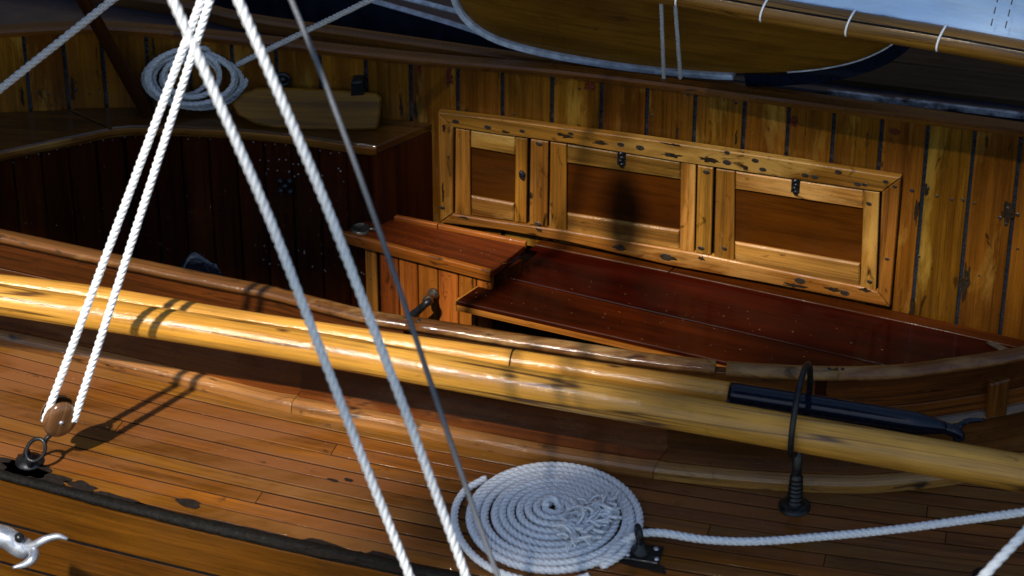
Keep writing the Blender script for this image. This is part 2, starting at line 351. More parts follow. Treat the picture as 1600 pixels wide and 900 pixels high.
# ------------------------------------------------------------ side deck
REFC = [H(x, 738+0.26*x-0.0000465*x*x, 0.0) for x in range(-260, 2101, 60)]
LEDGE = [(-360, 480), (-250, 495), (-150, 510), (-60, 528), (0, 541), (100, 562), (200, 585), (300, 608), (420, 638), (520, 658), (620, 676), (750, 703), (850, 722), (950, 738),
         (1050, 752), (1150, 762), (1250, 769), (1350, 771), (1430, 765), (1500, 756), (1600, 735), (1700, 705), (1800, 660), (1900, 590), (1980, 500)]
RIM = [(-360, 300), (-250, 318), (-150, 338), (-60, 355), (0, 366), (107, 389), (208, 411), (333, 437), (420, 454), (487, 471), (577, 493), (690, 510), (800, 528), (900, 543), (1020, 561), (1127, 572),
       (1200, 577), (1313, 581), (1407, 578), (1500, 566), (1600, 549), (1700, 518), (1800, 474), (1900, 410), (1980, 330)]
def offset_curve(P, d):
    out = []
    for i, p in enumerate(P):
        T = (P[min(len(P)-1, i+1)]-P[max(0, i-1)]).normalized(); out.append(p-T.cross(V((0, 0, 1)))*d)
    return out
PW = 0.0345
deck = empty('deck', H(400, 750, 0)); deck['kind'] = 'structure'
tag(deck, 'laid teak side deck of narrow varnished planks with black seams', 'deck')
caulk = MB()
def deck_ok(p):
    x, y = proj(p); return y > table(LEDGE, x)[0]-22
for k in range(22):
    cpts = resample(offset_curve(REFC, (k+0.5)*PW+0.012), 0.03); cpts = [p for p in cpts if deck_ok(p)]
    if len(cpts) < 4: continue
    # butt joints, staggered from plank to plank
    L = len(cpts); cuts = [0]; pos = (k*37 % 61)+14
    while pos < L-8: cuts.append(pos); pos += 44
    cuts.append(L-1)
    for a, b in zip(cuts, cuts[1:]):
        seg = [p.copy() for p in cpts[a:b+1]]
        if b < L-1: seg[-1] = seg[-1].lerp(seg[-2], 0.06)
        dz = random.uniform(-0.0006, 0.0006); seg = [p+V((0, 0, dz)) for p in seg]
        g = PW/2-random.uniform(0.0014, 0.0028)
        mk('plank', *[(v, f) for v, f, u in [sweep(seg, rect(-g, g, -0.02, 0.0, 0.0003))]][0], M['deck'], deck, sweep(seg, rect(-g, g, -0.02, 0, 0.0003))[2])
    caulk.sweep(cpts, [(-PW/2-0.004, -0.018), (-PW/2-0.004, -0.0022), (-PW/2+0.004, -0.0022), (-PW/2+0.004, -0.018)])
    caulk.sweep(cpts, [(-PW/2, -0.03), (-PW/2, -0.021), (PW/2, -0.021), (PW/2, -0.03)])
caulk.build('caulking', M['caulk'], deck)['kind'] = 'stuff'

# hull side below the rubbing strake
hull = empty('hull_side', H(100, 850, -0.1)); tag(hull, 'varnished hull side of wide strakes below the black rubbing strake', 'hull', kind='structure')
hp = resample(REFC, 0.05)
for k in range(9):
    z0 = -0.012-k*0.097; o1 = -0.006; o2 = -0.006
    v, f, u = sweep(hp, [(0.010-o1-0.02, z0-0.089), (0.010-o1-0.02, z0), (0.0097-o1, z0), (0.010-o1, z0-0.0004), (0.010-o2, z0-0.0885), (0.0097-o2, z0-0.089)])
    mk('strake', v, f, M['hull'], hull, u)
v, f, u = sweep(hp, rect(-0.03, 0.0142, -0.9, -0.022)); mk('seam_backing', v, f, M['caulk'], hull, u)
# rubbing strake: tarred, lumpy
P_ = resample(REFC, 0.012); mb = MB(); pr = [(-0.013, -0.012), (-0.011, 0.0015), (-0.004, 0.005), (0.006, 0.0045), (0.013, 0.0), (0.0165, -0.008), (0.012, -0.018)]
v, f, u = sweep(P_, pr, scale=[lerp(.45, .95, min(1, i/(len(P_)*.36))) for i in range(len(P_))])
v = [p+V((0, 1, 1))*0.0012*noise.noise(p*70)+V((0, -1, .3))*0.004*noise.noise(p*9) for p in v]
ru = mk('rubbing_strake', v, f, M['black'], None, u, True); tag(ru, 'wet black tarred rubbing strake along the near edge of the deck', 'rubbing strake', kind='structure')

# tar smears and black wet patches along the edge of the deck
sm = MB()
def smear(x, y, rx, ry, seed):
    c = H(x, y, 0.0012); n = 34; vs = [c]; fs = []
    for k in range(n):
        a = 2*math.pi*k/n; q = 1+0.5*noise.noise(V((math.cos(a)*1.3+seed, math.sin(a)*1.3, seed)))+.12*noise.noise(V((math.cos(a)*4, math.sin(a)*4, seed)))
        dx = math.cos(a)*rx*q/800; dy = math.sin(a)*ry*q/459; vs.append(c+V((dx*.97+dy*.1, dy-dx*.38, 0.0)))
    for k in range(n): fs.append((0, 1+k, 1+(k+1) % n))
    sm.add(vs, fs, [[(0, 0)]*3]*n)
for i_, (x, y, rx, ry) in enumerate(((296, 787, 20, 5), (60, 742, 55, 9), (128, 760, 26, 6), (190, 780, 38, 4), (250, 798, 45, 4), (340, 820, 60, 5), (430, 842, 60, 6), (520, 862, 60, 9), (610, 880, 55, 9), (45, 728, 32, 12), (520, 750, 8, 2), (545, 750, 7, 2), (20, 728, 40, 8), (1000, 880, 40, 7)  )):
    smear(x, y, rx, ry, i_*3.1)
o = sm.build('tar_smears', M['stainm'], None, True); tag(o, 'black tar smears and wet stains along the outer edge of the deck', 'tar stains', kind='stuff')

# ------------------------------------------------------------ covering boards and coaming
RZ = 0.15
def px_curve(tab, z, x0, x1, step=20):
    st = smooth_table(tab, 5); out = []
    tt = [(p.x, p.y) for p in st]; x = x0
    while x <= x1+1e-6: out.append(H(x, table(tt, x)[0], z)); x += step
    return out
rimc = resample(px_curve(RIM, RZ, -360, 1980), 0.02)
cover = empty('covering_board', H(600, 660, 0)); tag(cover, 'raised reddish covering board round the outside of the coaming, worn along its lip', 'covering board', kind='structure')
ltab = [(p.x, p.y) for p in smooth_table(LEDGE, 5)]
def rim_at(x_): # plan position of the coaming whose foot shows at roughly this pixel
    return H(x_, table(RIM, x_)[0], RZ)
def cover_piece(x0, x1, skew):
    mb = MB(); n = 40; rows = []
    for i in range(n+1):
        x = lerp(x0, x1, i/n); a = H(x, table(ltab, x)[0], 0.0); b = rim_at(x); b.z = 0; d = (b-a); T = d.normalized(); row = []
        for s, z in ((0.0, 0.0), (0.0005, 0.016), (0.004, 0.0225), (0.010, 0.0245), (0.0225, 0.0245), (0.0235, 0.0215), (0.0255, 0.0215), (0.0265, 0.0258), (0.4*d.length, 0.0275), (d.length+0.01, 0.03), (d.length+0.01, 0.0)):
            sk = 0
            if i == n: sk = skew*s
            if i == 0: sk = skew*s+0.0012
            row.append(a+T*s+V((sk, 0, z)))
        rows.append(row)
    m = len(rows[0]); vs = [p for r in rows for p in r]; fs = []; uv = []; arc = 0
    for i in range(n):
        da = (rows[i+1][0]-rows[i][0]).length
        for j in range(m-1):
            fs.append((i*m+j, (i+1)*m+j, (i+1)*m+j+1, i*m+j+1))
            c0 = (rows[i][j]-rows[i][0]).length; c1 = (rows[i][j+1]-rows[i][0]).length
            uv.append([(arc, c0), (arc+da, c0), (arc+da, c1), (arc, c1)])
        arc += da
    fs.append(tuple(range(m))); uv.append([(0, 0)]*m); fs.append(tuple(range(n*m+m-1, n*m-1, -1))); uv.append([(0, 0)]*m)
    me = bpy.data.meshes.new('board'); me.from_pydata([tuple(p) for p in vs], [], fs); ul = me.uv_layers.new(name='UVMap'); ul.data.foreach_set('uv', [c for q in uv for p in q for c in p])
    o = link('board', me, M['ledge'], cover); me.materials.append(M['trim'])
    for i, p in enumerate(me.polygons):
        if p.index < n*(m-1) and (p.index % (m-1)) < 5: p.material_index = 1
    return o
for x0, x1 in ((-340, 455), (455, 1020), (1020, 1960)): cover_piece(x0, x1, 0.5)

coam = empty('coaming', H(800, 560, 0)); tag(coam, 'curved varnished coaming of bent boards with a rounded worn rim, between spars and cockpit', 'coaming', kind='structure')
cc = [V((p.x, p.y, 0)) for p in rimc]
def sub(P, x0, x1): return [p for p in P if x0 <= proj(V((p.x, p.y, RZ)))[0] <= x1]
for xs in ((-360, 640), (640, 1290), (1290, 1990)):
    s = sub(cc, xs[0]-6, xs[1]+2)
    for z0, z1, t in ((0.078, RZ-0.008, 0.009), (0.026, 0.0765, 0.011)):
        v, f, u = sweep(s, [(-0.009, z0), (-0.009, z1), (t-0.001, z1), (t, z1-0.001), (t, z0+0.001), (t-0.001, z0)]); mk('board', v, f, M['coaming'], coam, u)
for xs in ((-360, 645), (645, 1120), (1120, 1306), (1306, 1990)):
    s = sub(cc, xs[0], xs[1]+13)
    pr = [(-0.015, -0.010), (-0.0165, -0.002), (-0.012, 0.004), (-0.004, 0.0065), (0.005, 0.006), (0.012, 0.003), (0.0165, -0.003), (0.015, -0.010)]
    v, f, u = sweep([V((p.x, p.y, RZ)) for p in s], pr); v = [p+V((0, 1, 1))*0.0004*noise.noise(p*40) for p in v]
    mk('rim', v, f, M['rim'], coam, u, True)
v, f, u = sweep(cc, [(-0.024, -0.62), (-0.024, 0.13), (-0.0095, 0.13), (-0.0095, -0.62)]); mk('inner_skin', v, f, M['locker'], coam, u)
s = sub(cc, 560, 1990); v, f, u = sweep(s, [(.010, .026), (.010, .042), (.015, .040), (.021, .034), (.024, .026)]); mk('base_moulding', v, f, M['moulding'], coam, u)
# little knee outside the coaming, right
a = H(1541, 655, 0.03); b = H(1573, 650, 0.03)
kn = slab('knee', [a, b, b+V((0, 0, 0.083)), a+V((0, 0, 0.078))], (0.1, -1, 0), 0.03, (0, 0, 1), M['coaming'], coam, 0.003)
mb = MB()
for x_ in (645, 1306):
    p = rim_at(x_); T = (rim_at(x_+10)-rim_at(x_-10)).normalized()
    for s in (-1, 1): mb.add(*lathe([(0.0, 0.0072), (0.003, 0.007), (0.0045, 0.0055), (0.0045, 0.0)], 8, p+T*s*0.012))
mb.build('screw_heads', M['iron'], coam)['kind'] = 'stuff'

# ------------------------------------------------------------ far lining of the cockpit
ST = [(-420, 330, 0, 200), (-300, 238, 0, 128), (-150, 190, 0, 76), (-60, 178, 0, 60), (0, 175, 0, 55), (51, 173, 0, 52), (107, 170, 0, 49), (170, 168, 0, 48), (250, 168, 0, 53), (350, 171, 0, 63), (450, 175, 0, 74),
      (560, 182, 0, 87), (690, 348, -0.25, 100), (850, 377, -0.25, 114), (1000, 404, -0.25, 132), (1200, 444, -0.25, 160), (1390, 482, -0.25, 186), (1500, 507, -0.25, 200), (1600, 531, -0.25, 214), (1750, 563, -0.25, 234), (1900, 590, -0.25, 254), (2050, 600, -0.25, 275)]
wall_b = []; 
for x, y, z, ty in ST:
    p = H(x, y, z); zt = 0.15
    for _ in range(20):
        e = proj(V((p.x, p.y, zt)))[1]-ty; zt += e/680
    wall_b.append(V((p.x, p.y, zt)))
WB = catmull(wall_b, 10)
wtab = [(proj(p)[0], p.x, p.y, p.z) for p in WB]
def wall_top(px): return V(table(wtab, px))
SEAMS = [-330, -270, -208, -146, -85, -25, 36, 97, 157, 227, 293, 361, 430, 499, 571, 641, 715, 785, 863, 940, 1012, 1087, 1164, 1233, 1304, 1379, 1451, 1524, 1596, 1668, 1740, 1815, 1890, 1960]
lining = empty('cockpit_lining', V((0, 1, -0.25))); tag(lining, 'far cockpit lining of upright varnished planks with dark seams', 'wall', kind='structure')
WN = V((0.2, -1, 0)).normalized()
for a, b in zip(SEAMS, SEAMS[1:]):
    pa, pb = wall_top(a), wall_top(b); T = (pb-pa); T.z = 0; T.normalize(); g = 0.0038; n = V((T.y, -T.x, 0))
    A, B = pa+T*g, pb-T*g; A.z = pa.z; B.z = pb.z
    slab('plank', [V((A.x, A.y, -0.27)), V((B.x, B.y, -0.27)), B, A], n, 0.014, (0, 0, 1), M['lining'], lining, 0.0014, 0.0008)
inn = [V((p.x, p.y, 0)) for p in WB]; ztab = [(p.x, p.z) for p in WB]
mb = MB(); vs = []; fs = []; uv = []
for p, q in zip(WB, WB[1:]):
    T = (q-p); T.z = 0; T.normalize(); n = V((T.y, -T.x, 0)); a, b = p-n*0.0045, q-n*0.0045; c, d = p-n*0.02, q-n*0.02
    k = len(vs); vs += [V((a.x, a.y, -0.27)), V((b.x, b.y, -0.27)), V((b.x, b.y, q.z)), V((a.x, a.y, p.z)), V((c.x, c.y, -0.27)), V((d.x, d.y, -0.27)), V((d.x, d.y, q.z)), V((c.x, c.y, p.z))]
    for fc in ((0, 1, 2, 3), (5, 4, 7, 6), (3, 2, 6, 7)): fs.append(tuple(k+i for i in fc)); uv.append([(vs[k+i].x, vs[k+i].z) for i in fc])
mk('caulking', vs, fs, M['pitch'], lining, uv)
rw = resample(WB, 0.03); prof = [(-0.030, -0.004), (-0.030, 0.006), (-0.024, 0.010), (0.000, 0.010), (0.006, 0.006), (0.006, -0.004)]
v, f, u = sweep(rw, prof); mk('capping', v, f, M['farrail'], lining, u)
# small dark bungs and weeping nail heads
def wall_pt(px, py, off=0.0):
    best = None
    A = wall_top(px); 
    for _ in range(3):
        T = wall_top(px+12)-wall_top(px-12); T.z = 0; T.normalize(); n = V((T.y, -T.x, 0)); p = VP(px, py, A, n)
        A = V((p.x, p.y, 0))
        break
    return p+n*off, n
bungs = MB()
for x_, y_ in ((1425, 297), (1450, 293), (1464, 306), (1487, 311), (1505, 312), (1523, 317), (1563, 340), (1575, 325), (1590, 335), (1572, 350), (60, 143), (75, 147), (92, 145), (118, 140), (140, 146), (155, 138), (118, 128),
               (1345, 390), (1436, 400), (1530, 430), (1510, 436), (1590, 388), (640, 98), (905, 138), (925, 137), (1075, 147), (1150, 160), (803, 178), (1018, 180)):
    p, n = wall_pt(x_, y_, 0.0012); r_ = random.uniform(0.0025, 0.005); bungs.add(*lathe([(0.0, 0.0012), (r_*0.7, 0.001), (r_, 0.0)], 8, p, n))
bungs.build('bungs', M['dirt'], lining)['kind'] = 'stuff'
M['oldvarnish'] = plain('old_red_varnish', (0.075, 0.014, 0.005), 0.35, bump=0.6, scale=120, coat=0.3)
M['blackstain'] = plain('black_weathering', (0.02, 0.013, 0.007), 0.6, bump=0.4, scale=120, spec=0.1)
def wall_patch(x, y, rx, ry, seed, mb, pt, sharp=.5):
    c, n = pt(x, y); T = V((-n.y, n.x, 0)); k_ = 40; vs = [c]; fs = []
    for k in range(k_):
        a = 2*math.pi*k/k_; q = 1+sharp*noise.noise(V((math.cos(a)*2+seed, math.sin(a)*2, seed)))+.35*sharp*noise.noise(V((math.cos(a)*7, math.sin(a)*7, seed)))
        vs.append(c+T*math.cos(a)*rx*q/800+V((0, 0, math.sin(a)*ry*q/656)))
    for k in range(k_): fs.append((0, 1+k, 1+(k+1) % k_))
    mb.add(vs, fs, [[(0, 0)]*3]*k_)
mbp = MB(); wp_ = lambda x, y: wall_pt(x, y, .0016)
for i_, (x, y, rx, ry) in enumerate(((665, 107, 17, 8), (690, 112, 17, 12), (682, 130, 5, 10), (699, 122, 9, 14), (1240, 190, 9, 7), (1398, 206, 9, 5), (922, 132, 8, 7))): wall_patch(x, y, rx, ry, i_*2.7, mbp, wp_, .8)
mbp.build('old_varnish_patches', M['oldvarnish'], lining)['kind'] = 'stuff'
mbp = MB()
for i_, (x, y, rx, ry) in enumerate(((1508, 445, 7, 26), (627, 165, 3, 18), (650, 172, 3, 14), (113, 140, 4, 16), (35, 150, 3, 12), (1150, 215, 2, 12), (1425, 480, 4, 14), (585, 172, 4, 14), (1573, 330, 9, 16), (1448, 296, 4, 9), (1432, 330, 3, 16), (730, 178, 3, 9), (905, 205, 3, 10), (1225, 160, 9, 4), (1058, 205, 2, 9), (240, 75, 3, 14), (300, 80, 3, 12))): wall_patch(x, y, rx, ry, 5+i_*1.9, mbp, wp_, .9)
mbp.build('black_stains', M['blackstain'], lining)['kind'] = 'stuff'

# far side deck, its rail and the outside of the hull
FR = [(-150, -58, .155), (0, -35, .155), (150, -12, .155), (300, 12, .15), (390, 32, .15), (600, 62, .145), (800, 91, .142), (1000, 119, .152), (1200, 147, .170), (1400, 175, .182), (1600, 203, .20), (1800, 231, .215), (2000, 262, .23)]
frc = resample(catmull([H(x, y, z) for x, y, z in FR], 8), 0.03)
fdeck = empty('far_side_deck', H(600, 40, .15)); tag(fdeck, 'narrow dark far side deck between cockpit lining and rail', 'deck', kind='structure')
vs = []; fs = []; uv = []
ftab = [(proj(p)[0], p.x, p.y, p.z) for p in frc]
for x in range(-120, 1990, 30):
    a = wall_top(x); b = V(table(ftab, x)); vs += [V((a.x, a.y+0.015, a.z-0.012)), V((b.x, b.y, min(b.z-0.02, a.z-0.012)))]
n = len(vs)//2
for i in range(n-1): fs.append((2*i, 2*i+2, 2*i+3, 2*i+1)); uv.append([(i*.04, 0), (i*.04+.04, 0), (i*.04+.04, .1), (i*.04, .1)])
mk('deck_board', vs, fs, M['navy'], fdeck, uv)
v, f, u = sweep(frc, [(-0.016, -0.03), (-0.016, 0.008), (-0.008, 0.013), (0.008, 0.013), (0.0155, 0.007), (0.0165, -0.012), (0.012, -0.03)])
tr = mk('far_rail', v, f, M['farrail'], None, u); tag(tr, 'long reddish brown rail along the far edge of the boat, above the lining', 'rail', kind='structure')
v, f, u = sweep(frc, [(-0.02, -1.1), (-0.02, -0.032), (0.006, -0.032), (0.006, -1.1)]); mk('hull_outside', v, f, M['navy'], fdeck, u)

# ------------------------------------------------------------ cockpit floor
fl = empty('cockpit_floor', H(400, 420, -0.6)); tag(fl, 'dark wet cockpit floor boards deep in shade', 'floor', kind='structure')
fa = H(-500, 350, -0.6); fdir = (H(700, 520, -0.6)-fa).normalized(); fdir.z = 0; fn = V((-fdir.y, fdir.x, 0))
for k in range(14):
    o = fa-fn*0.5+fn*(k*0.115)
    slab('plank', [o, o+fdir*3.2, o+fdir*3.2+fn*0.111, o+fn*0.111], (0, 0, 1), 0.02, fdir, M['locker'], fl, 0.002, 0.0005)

# ------------------------------------------------------------ cabinet with three doors
CA, CB = H(690, 348, -0.25), H(1390, 482, -0.25)
CT = (CB-CA); CT.z = 0; CT.normalize(); CN = V((CT.y, -CT.x, 0))
def C(px, py, off=0.014): return VP(px, py, CA+CN*off, CN)
def CQ(name, pts, off, th, horiz, mat, parent, bev=0.002): return slab(name, [C(x, y, off) for x, y in pts], CN, th, CT if horiz else (0, 0, 1), mat, parent, bev, 0.0004)
cab = empty('cabinet', C(1040, 400, 0)); tag(cab, 'long low cabinet of light worn wood with three framed doors against the far lining', 'cabinet')
F = M['frame']
CQ('top_rail', [(684, 176), (780, 187), (1009, 218), (1180, 243), (1407, 278), (1378, 300), (1353, 297), (1060, 253), (880, 223), (780, 210), (707, 199)], 0.018, 0.016, True, F, cab)
CQ('left_stile', [(684, 177.5), (707.5, 200.5), (707, 334), (688, 347)], 0.018, 0.016, False, F, cab)
CQ('right_stile', [(1378, 301), (1407, 279.5), (1390, 479), (1372, 457)], 0.018, 0.016, False, F, cab)
CQ('bottom_rail', [(707, 335), (780, 347), (881, 361), (1089, 397), (1200, 420), (1351, 450), (1371, 457.5), (1389, 480), (1200, 443), (1047, 415), (887, 378), (780, 359), (689, 348)], 0.018, 0.016, True, F, cab)
CQ('mullion', [(829, 218), (856, 222), (854, 355), (827, 351)], 0.016, 0.014, False, F, cab)
CQ('mullion', [(1090, 259), (1114, 263), (1110, 399), (1087, 395)], 0.016, 0.014, False, F, cab)
CQ('back_board', [(700, 185), (1390, 290), (1380, 470), (695, 342)], 0.002, 0.004, True, M['caulk'], cab, 0)
def door(label, o, i, mat2=None):
    d = empty('door', C(*o[3], 0.012)-root_loc(cab)); d.parent = cab; d['label'] = label
    (x0, y0), (x1, y1), (x2, y2), (x3, y3) = o      # tl tr br bl
    (a0, b0), (a1, b1), (a2, b2), (a3, b3) = i
    def yt(x, A, B): return lerp(A[1], B[1], (x-A[0])/(B[0]-A[0]))
    CQ('stile', [o[0], (a0-2, yt(a0-2, o[0], o[1])), (a3-2, yt(a3-2, o[3], o[2])), o[3]], 0.0135, 0.011, False, F, d, 0.0015)
    CQ('stile', [(a1+2, yt(a1+2, o[0], o[1])), o[1], o[2], (a2+2, yt(a2+2, o[3], o[2]))], 0.0135, 0.011, False, F, d, 0.0015)
    CQ('rail', [(a0-1, yt(a0-1, o[0], o[1])), (a1+1, yt(a1+1, o[0], o[1])), (a1+1, b1), (a0-1, b0)], 0.0130, 0.0105, True, M['oak'], d, 0.003)
    CQ('rail', [(a3-1, b3), (a2+1, b2), (a2+1, yt(a2+1, o[3], o[2])), (a3-1, yt(a3-1, o[3], o[2]))], 0.0130, 0.0105, True, M['oak'], d, 0.003)
    CQ('panel', [(a0-4, b0-4), (a1+4, b1-4), (a2+4, b2+4), (a3-4, b3+4)], 0.0065, 0.003, True, M['panel'], d, 0)
    return d
d1 = door('narrow left door', [(712, 201), (824, 217), (822, 349), (711, 334)], [(736, 231), (804, 243), (802, 319), (737, 307)])
d2 = door('middle door under two dark knots', [(860, 222), (1087, 257), (1084, 394), (858, 358)], [(887, 255), (1062, 281), (1060, 361), (887, 334)])
d3 = door('right door', [(1119, 264), (1374, 301), (1368, 455), (1116, 402)], [(1150, 296), (1348, 327), (1342, 413), (1149, 379)])
def catch(x, y, w_, h_, par):
    mb = MB(); c = C(x, y, 0.014); s = 1/800
    for k in range(4):
        yy = (k-1.5)*h_/4*s/0.82
        mb.add(*lathe([(0, 0.006), (w_*s*.28, 0.005), (w_*s*.36, 0.0)], 8, c+V((0, 0, yy))+CT*(0.001*(-1)**k), CN))
    a = c-CT*w_*s*.5; b = c+CT*w_*s*.5; hh = V((0, 0, h_*s/1.64))
    me = slab('catch', [a-hh, b-hh, b+hh, a+hh], CN, 0.003, CT, M['iron'], par, 0.001)
    mb.build('hinge_knuckle', M['iron'], par, True)
catch(971, 248, 15, 22, d2); catch(1243, 291, 15, 22, d3); catch(816, 273, 13, 9, d1)
plugs = MB()
for x, y, rx in ((712, 190, 5), (762, 199, 5), (816, 205, 4), (892, 209, 4), (970, 226, 5), (1000, 231, 6), (1043, 242, 4), (1136, 239, 4), (1136, 254, 6), (1180, 251, 5), (1192, 265, 5), (1258, 274, 5), (1273, 277, 5), (1310, 269, 5), (1340, 288, 5), (1351, 289, 4), (1384, 284, 4),
                 (842, 225, 4), (840, 350, 4), (1103, 269, 4), (1095, 388, 4), (1358, 440, 3), (1386, 405, 3), (1131, 388, 3), (1041, 402, 8), (968, 387, 7), (1250, 439, 7), (1320, 458, 6), (1357, 318, 3), (1398, 292, 3), (691, 325, 4), (700, 245, 2)):
    c = C(x, y, 0.0182); v, f, u = lathe([(0, 0.0006), (rx/800*.8, 0.0005), (rx/800, -0.0005)], 9, (0, 0, 0), CN)
    v = [c+V((0, 0, 0))+(p-CN*p.dot(CN))*1.0+CT*p.dot(CT)*0.5+CN*p.dot(CN) for p in v]; plugs.add(v, f, u)
plugs.build('plugs', M['dirt'], cab)['kind'] = 'stuff'
mbp = MB()
def cpt(x, y): return C(x, y, .0186), CN
for i_, (x, y, rx, ry) in enumerate(((885, 213, 14, 3), (938, 223, 16, 3), (1050, 226, 14, 2), (1052, 243, 15, 3), (1108, 250, 16, 4), (1165, 262, 4, 3), (1240, 446, 18, 3), (1300, 452, 12, 3), (968, 388, 10, 2), (1045, 403, 14, 3), (790, 206, 7, 2), (724, 340, 9, 2), (843, 360, 5, 3), (1096, 404, 5, 3), (1350, 453, 10, 3), (692, 300, 2, 14), (694, 200, 3, 6))): wall_patch(x, y, rx, ry, 9+i_*1.3, mbp, cpt, .9)
mbp.build('black_stains', M['blackstain'], cab)['kind'] = 'stuff'

# ------------------------------------------------------------ bench
BZ = -0.25
bench = empty('bench', H(900, 480, BZ)); tag(bench, 'glossy dark red mahogany bench with a pale front edge, in front of the cabinet', 'bench')
fd = (H(1127, 564, BZ)-H(712, 470, BZ)).normalized()
slab('seat_plank', [H(712, 470, BZ), H(1127, 564, BZ), H(1640, 680, BZ), H(1660, 636, BZ), H(1004, 485, BZ), H(772, 430.5, BZ)], (0, 0, 1), 0.010, fd, M['bench'], bench, 0.0015)
slab('seat_plank', [H(773, 429, BZ), H(1004, 483.2, BZ), H(1660, 634, BZ), H(1700, 568, BZ), H(1430, 508, BZ), H(1200, 456, BZ), H(967, 410, BZ), H(835, 383, BZ)], (0, 0, 1), 0.02, fd, M['bench'], bench, 0.0015)
for p in ([(836, 382), (1044, 424.5), (1056, 414.5), (845, 373)], [(1046, 425), (1430, 507), (1700, 567), (1705, 556), (1440, 494), (1058, 415)]):
    slab('back_plank', [H(x, y, BZ+0.003) for x, y in p], (0, 0, 1), 0.02, fd, M['panel'], bench, 0.001)
fN = V((fd.y, -fd.x, 0))
lp = [H(712, 470.3, BZ-0.0006), H(1640, 680.3, BZ-0.0006)]
slab('front_edge', [lp[0], lp[1], lp[1]-V((0, 0, .026)), lp[0]-V((0, 0, .026))], fN, 0.014, fd, M['lip'], bench, 0.002)
ld = (H(772, 430.5, BZ)-H(712, 470, BZ)); le = H(712, 470, BZ)
slab('end_edge', [le+V((-.003, 0, 0)), le+ld+V((-.003, 0, 0)), le+ld+V((-.003, 0, -.025)), le+V((-.003, 0, -.025))], V((-ld.y, ld.x, 0)), 0.004, ld, M['lip'], bench, 0.001)
q0, q1 = H(745, 490, BZ-0.03)-fN*0.08, H(1640, 690, BZ-0.03)-fN*0.08
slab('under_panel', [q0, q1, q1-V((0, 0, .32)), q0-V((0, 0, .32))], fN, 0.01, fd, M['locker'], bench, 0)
slab('strap', [H(1541, 534, BZ+.006), H(1553, 533, BZ+.006), H(1577, 544, BZ+.006), H(1562, 547, BZ+.006)], (0, 0, 1), 0.004, (1, 0, 0), M['bronze'], bench, 0.001)

# ------------------------------------------------------------ step box
SZ = -0.20
step = empty('step_box', H(640, 430, SZ)); tag(step, 'red brown step box with raised edges and ring pull at the bench end', 'step')
A, B, Cc, Dd = H(531, 366, SZ), H(766, 427, SZ), H(820, 384, SZ), H(583, 337, SZ)   # front-left, front-right, back-right, back-left
sf = (B-A).normalized(); sN = V((sf.y, -sf.x, 0)); sb = (Dd-A)
slab('top', [A, B, Cc, Dd], (0, 0, 1), 0.014, sf, M['step'], step, 0.001)
def strip(a, b, w_, h0, h1, nm, mat, n):
    return slab(nm, [a+V((0, 0, h1)), b+V((0, 0, h1)), b+V((0, 0, h0)), a+V((0, 0, h0))], n, w_, (b-a), mat, step, 0.0015)
st_ = lambda a, b, t: a.lerp(b, t)
strip(A+sN*.001, B+sN*.001, 0.010, -0.021, 0.0045, 'fiddle', M['steplip'], sN)
strip(Dd-sN*.003, st_(Dd, Cc, .42)-sN*.003, 0.008, -0.012, 0.007, 'fiddle', M['steplip'], sN)
strip(st_(Dd, Cc, .425)-sN*.003, Cc-sN*.003, 0.008, -0.012, 0.0065, 'fiddle', M['steplip'], sN)
# staving below the step
s0 = A+sf*0.05-sN*0.012-V((0, 0, .021)); s1 = B-sf*0.002-sN*0.012-V((0, 0, .021)); sl = (s1-s0).length
cuts = [0, .10, .115, .27, .42, .58, .74, .88, 1.0]
for i, (a, b) in enumerate(zip(cuts, cuts[1:])):
    if i == 1: continue
    p, q = s0+sf*(sl*a+.0012), s0+sf*(sl*b-.0012)
    slab('stave', [p, q, q-V((0, 0, .38)), p-V((0, 0, .38))], sN, 0.012, (0, 0, 1), M['steplip'] if i != 0 else M['lip'], step, 0.0018, 0.0012)
slab('inner_panel', [s0-sN*.012, s1-sN*.012, s1-sN*.012-V((0, 0, .38)), s0-sN*.012-V((0, 0, .38))], sN, 0.005, sf, M['caulk'], step, 0)
slab('side_panel', [s0-sN*.014, s0+sb*.9, s0+sb*.9-V((0, 0, .38)), s0-sN*.014-V((0, 0, .38))], -sf, 0.01, (0, 0, 1), M['locker'], step, 0)
slab('side_panel', [s1-sN*.014, s1+sb*.95, s1+sb*.95-V((0, 0, .28)), s1-sN*.014-V((0, 0, .28))], sf, 0.01, (0, 0, 1), M['locker'], step, 0)
c = H(563, 357, SZ+.003)
def torus(R1, r, n1=28, n2=8, centre=(0, 0, 0), ax=(0, 0, 1), a0=0, a1=2*math.pi, sx=1, ref=(1, 0, 0)):
    ax = V(ax).normalized(); X = V(ref); X = (X-ax*X.dot(ax)).normalized(); Y = ax.cross(X); c = V(centre)
    full = abs(a1-a0-2*math.pi) < 1e-6
    pts = [c+X*R1*sx*math.cos(lerp(a0, a1, i/n1))+Y*R1*math.sin(lerp(a0, a1, i/n1)) for i in range(n1+1)]
    if full: pts.append(pts[1])
    return tube(pts, r, n2, upv=ax, caps=not full)
mb = MB(); mb.add(*torus(0.0175, 0.0028, centre=c)); mb.add(*lathe([(0.0, -.001), (0.0145, -.001), (0.0165, 0.0015), (.02, .001), (.021, -.003)], 24, c)); mb.add(*tube([c+V((.015, -.002, .002)), c+V((.033, -.006, .001))], .004, 8)); mb.build('ring_pull', M['bronze'], step, True)
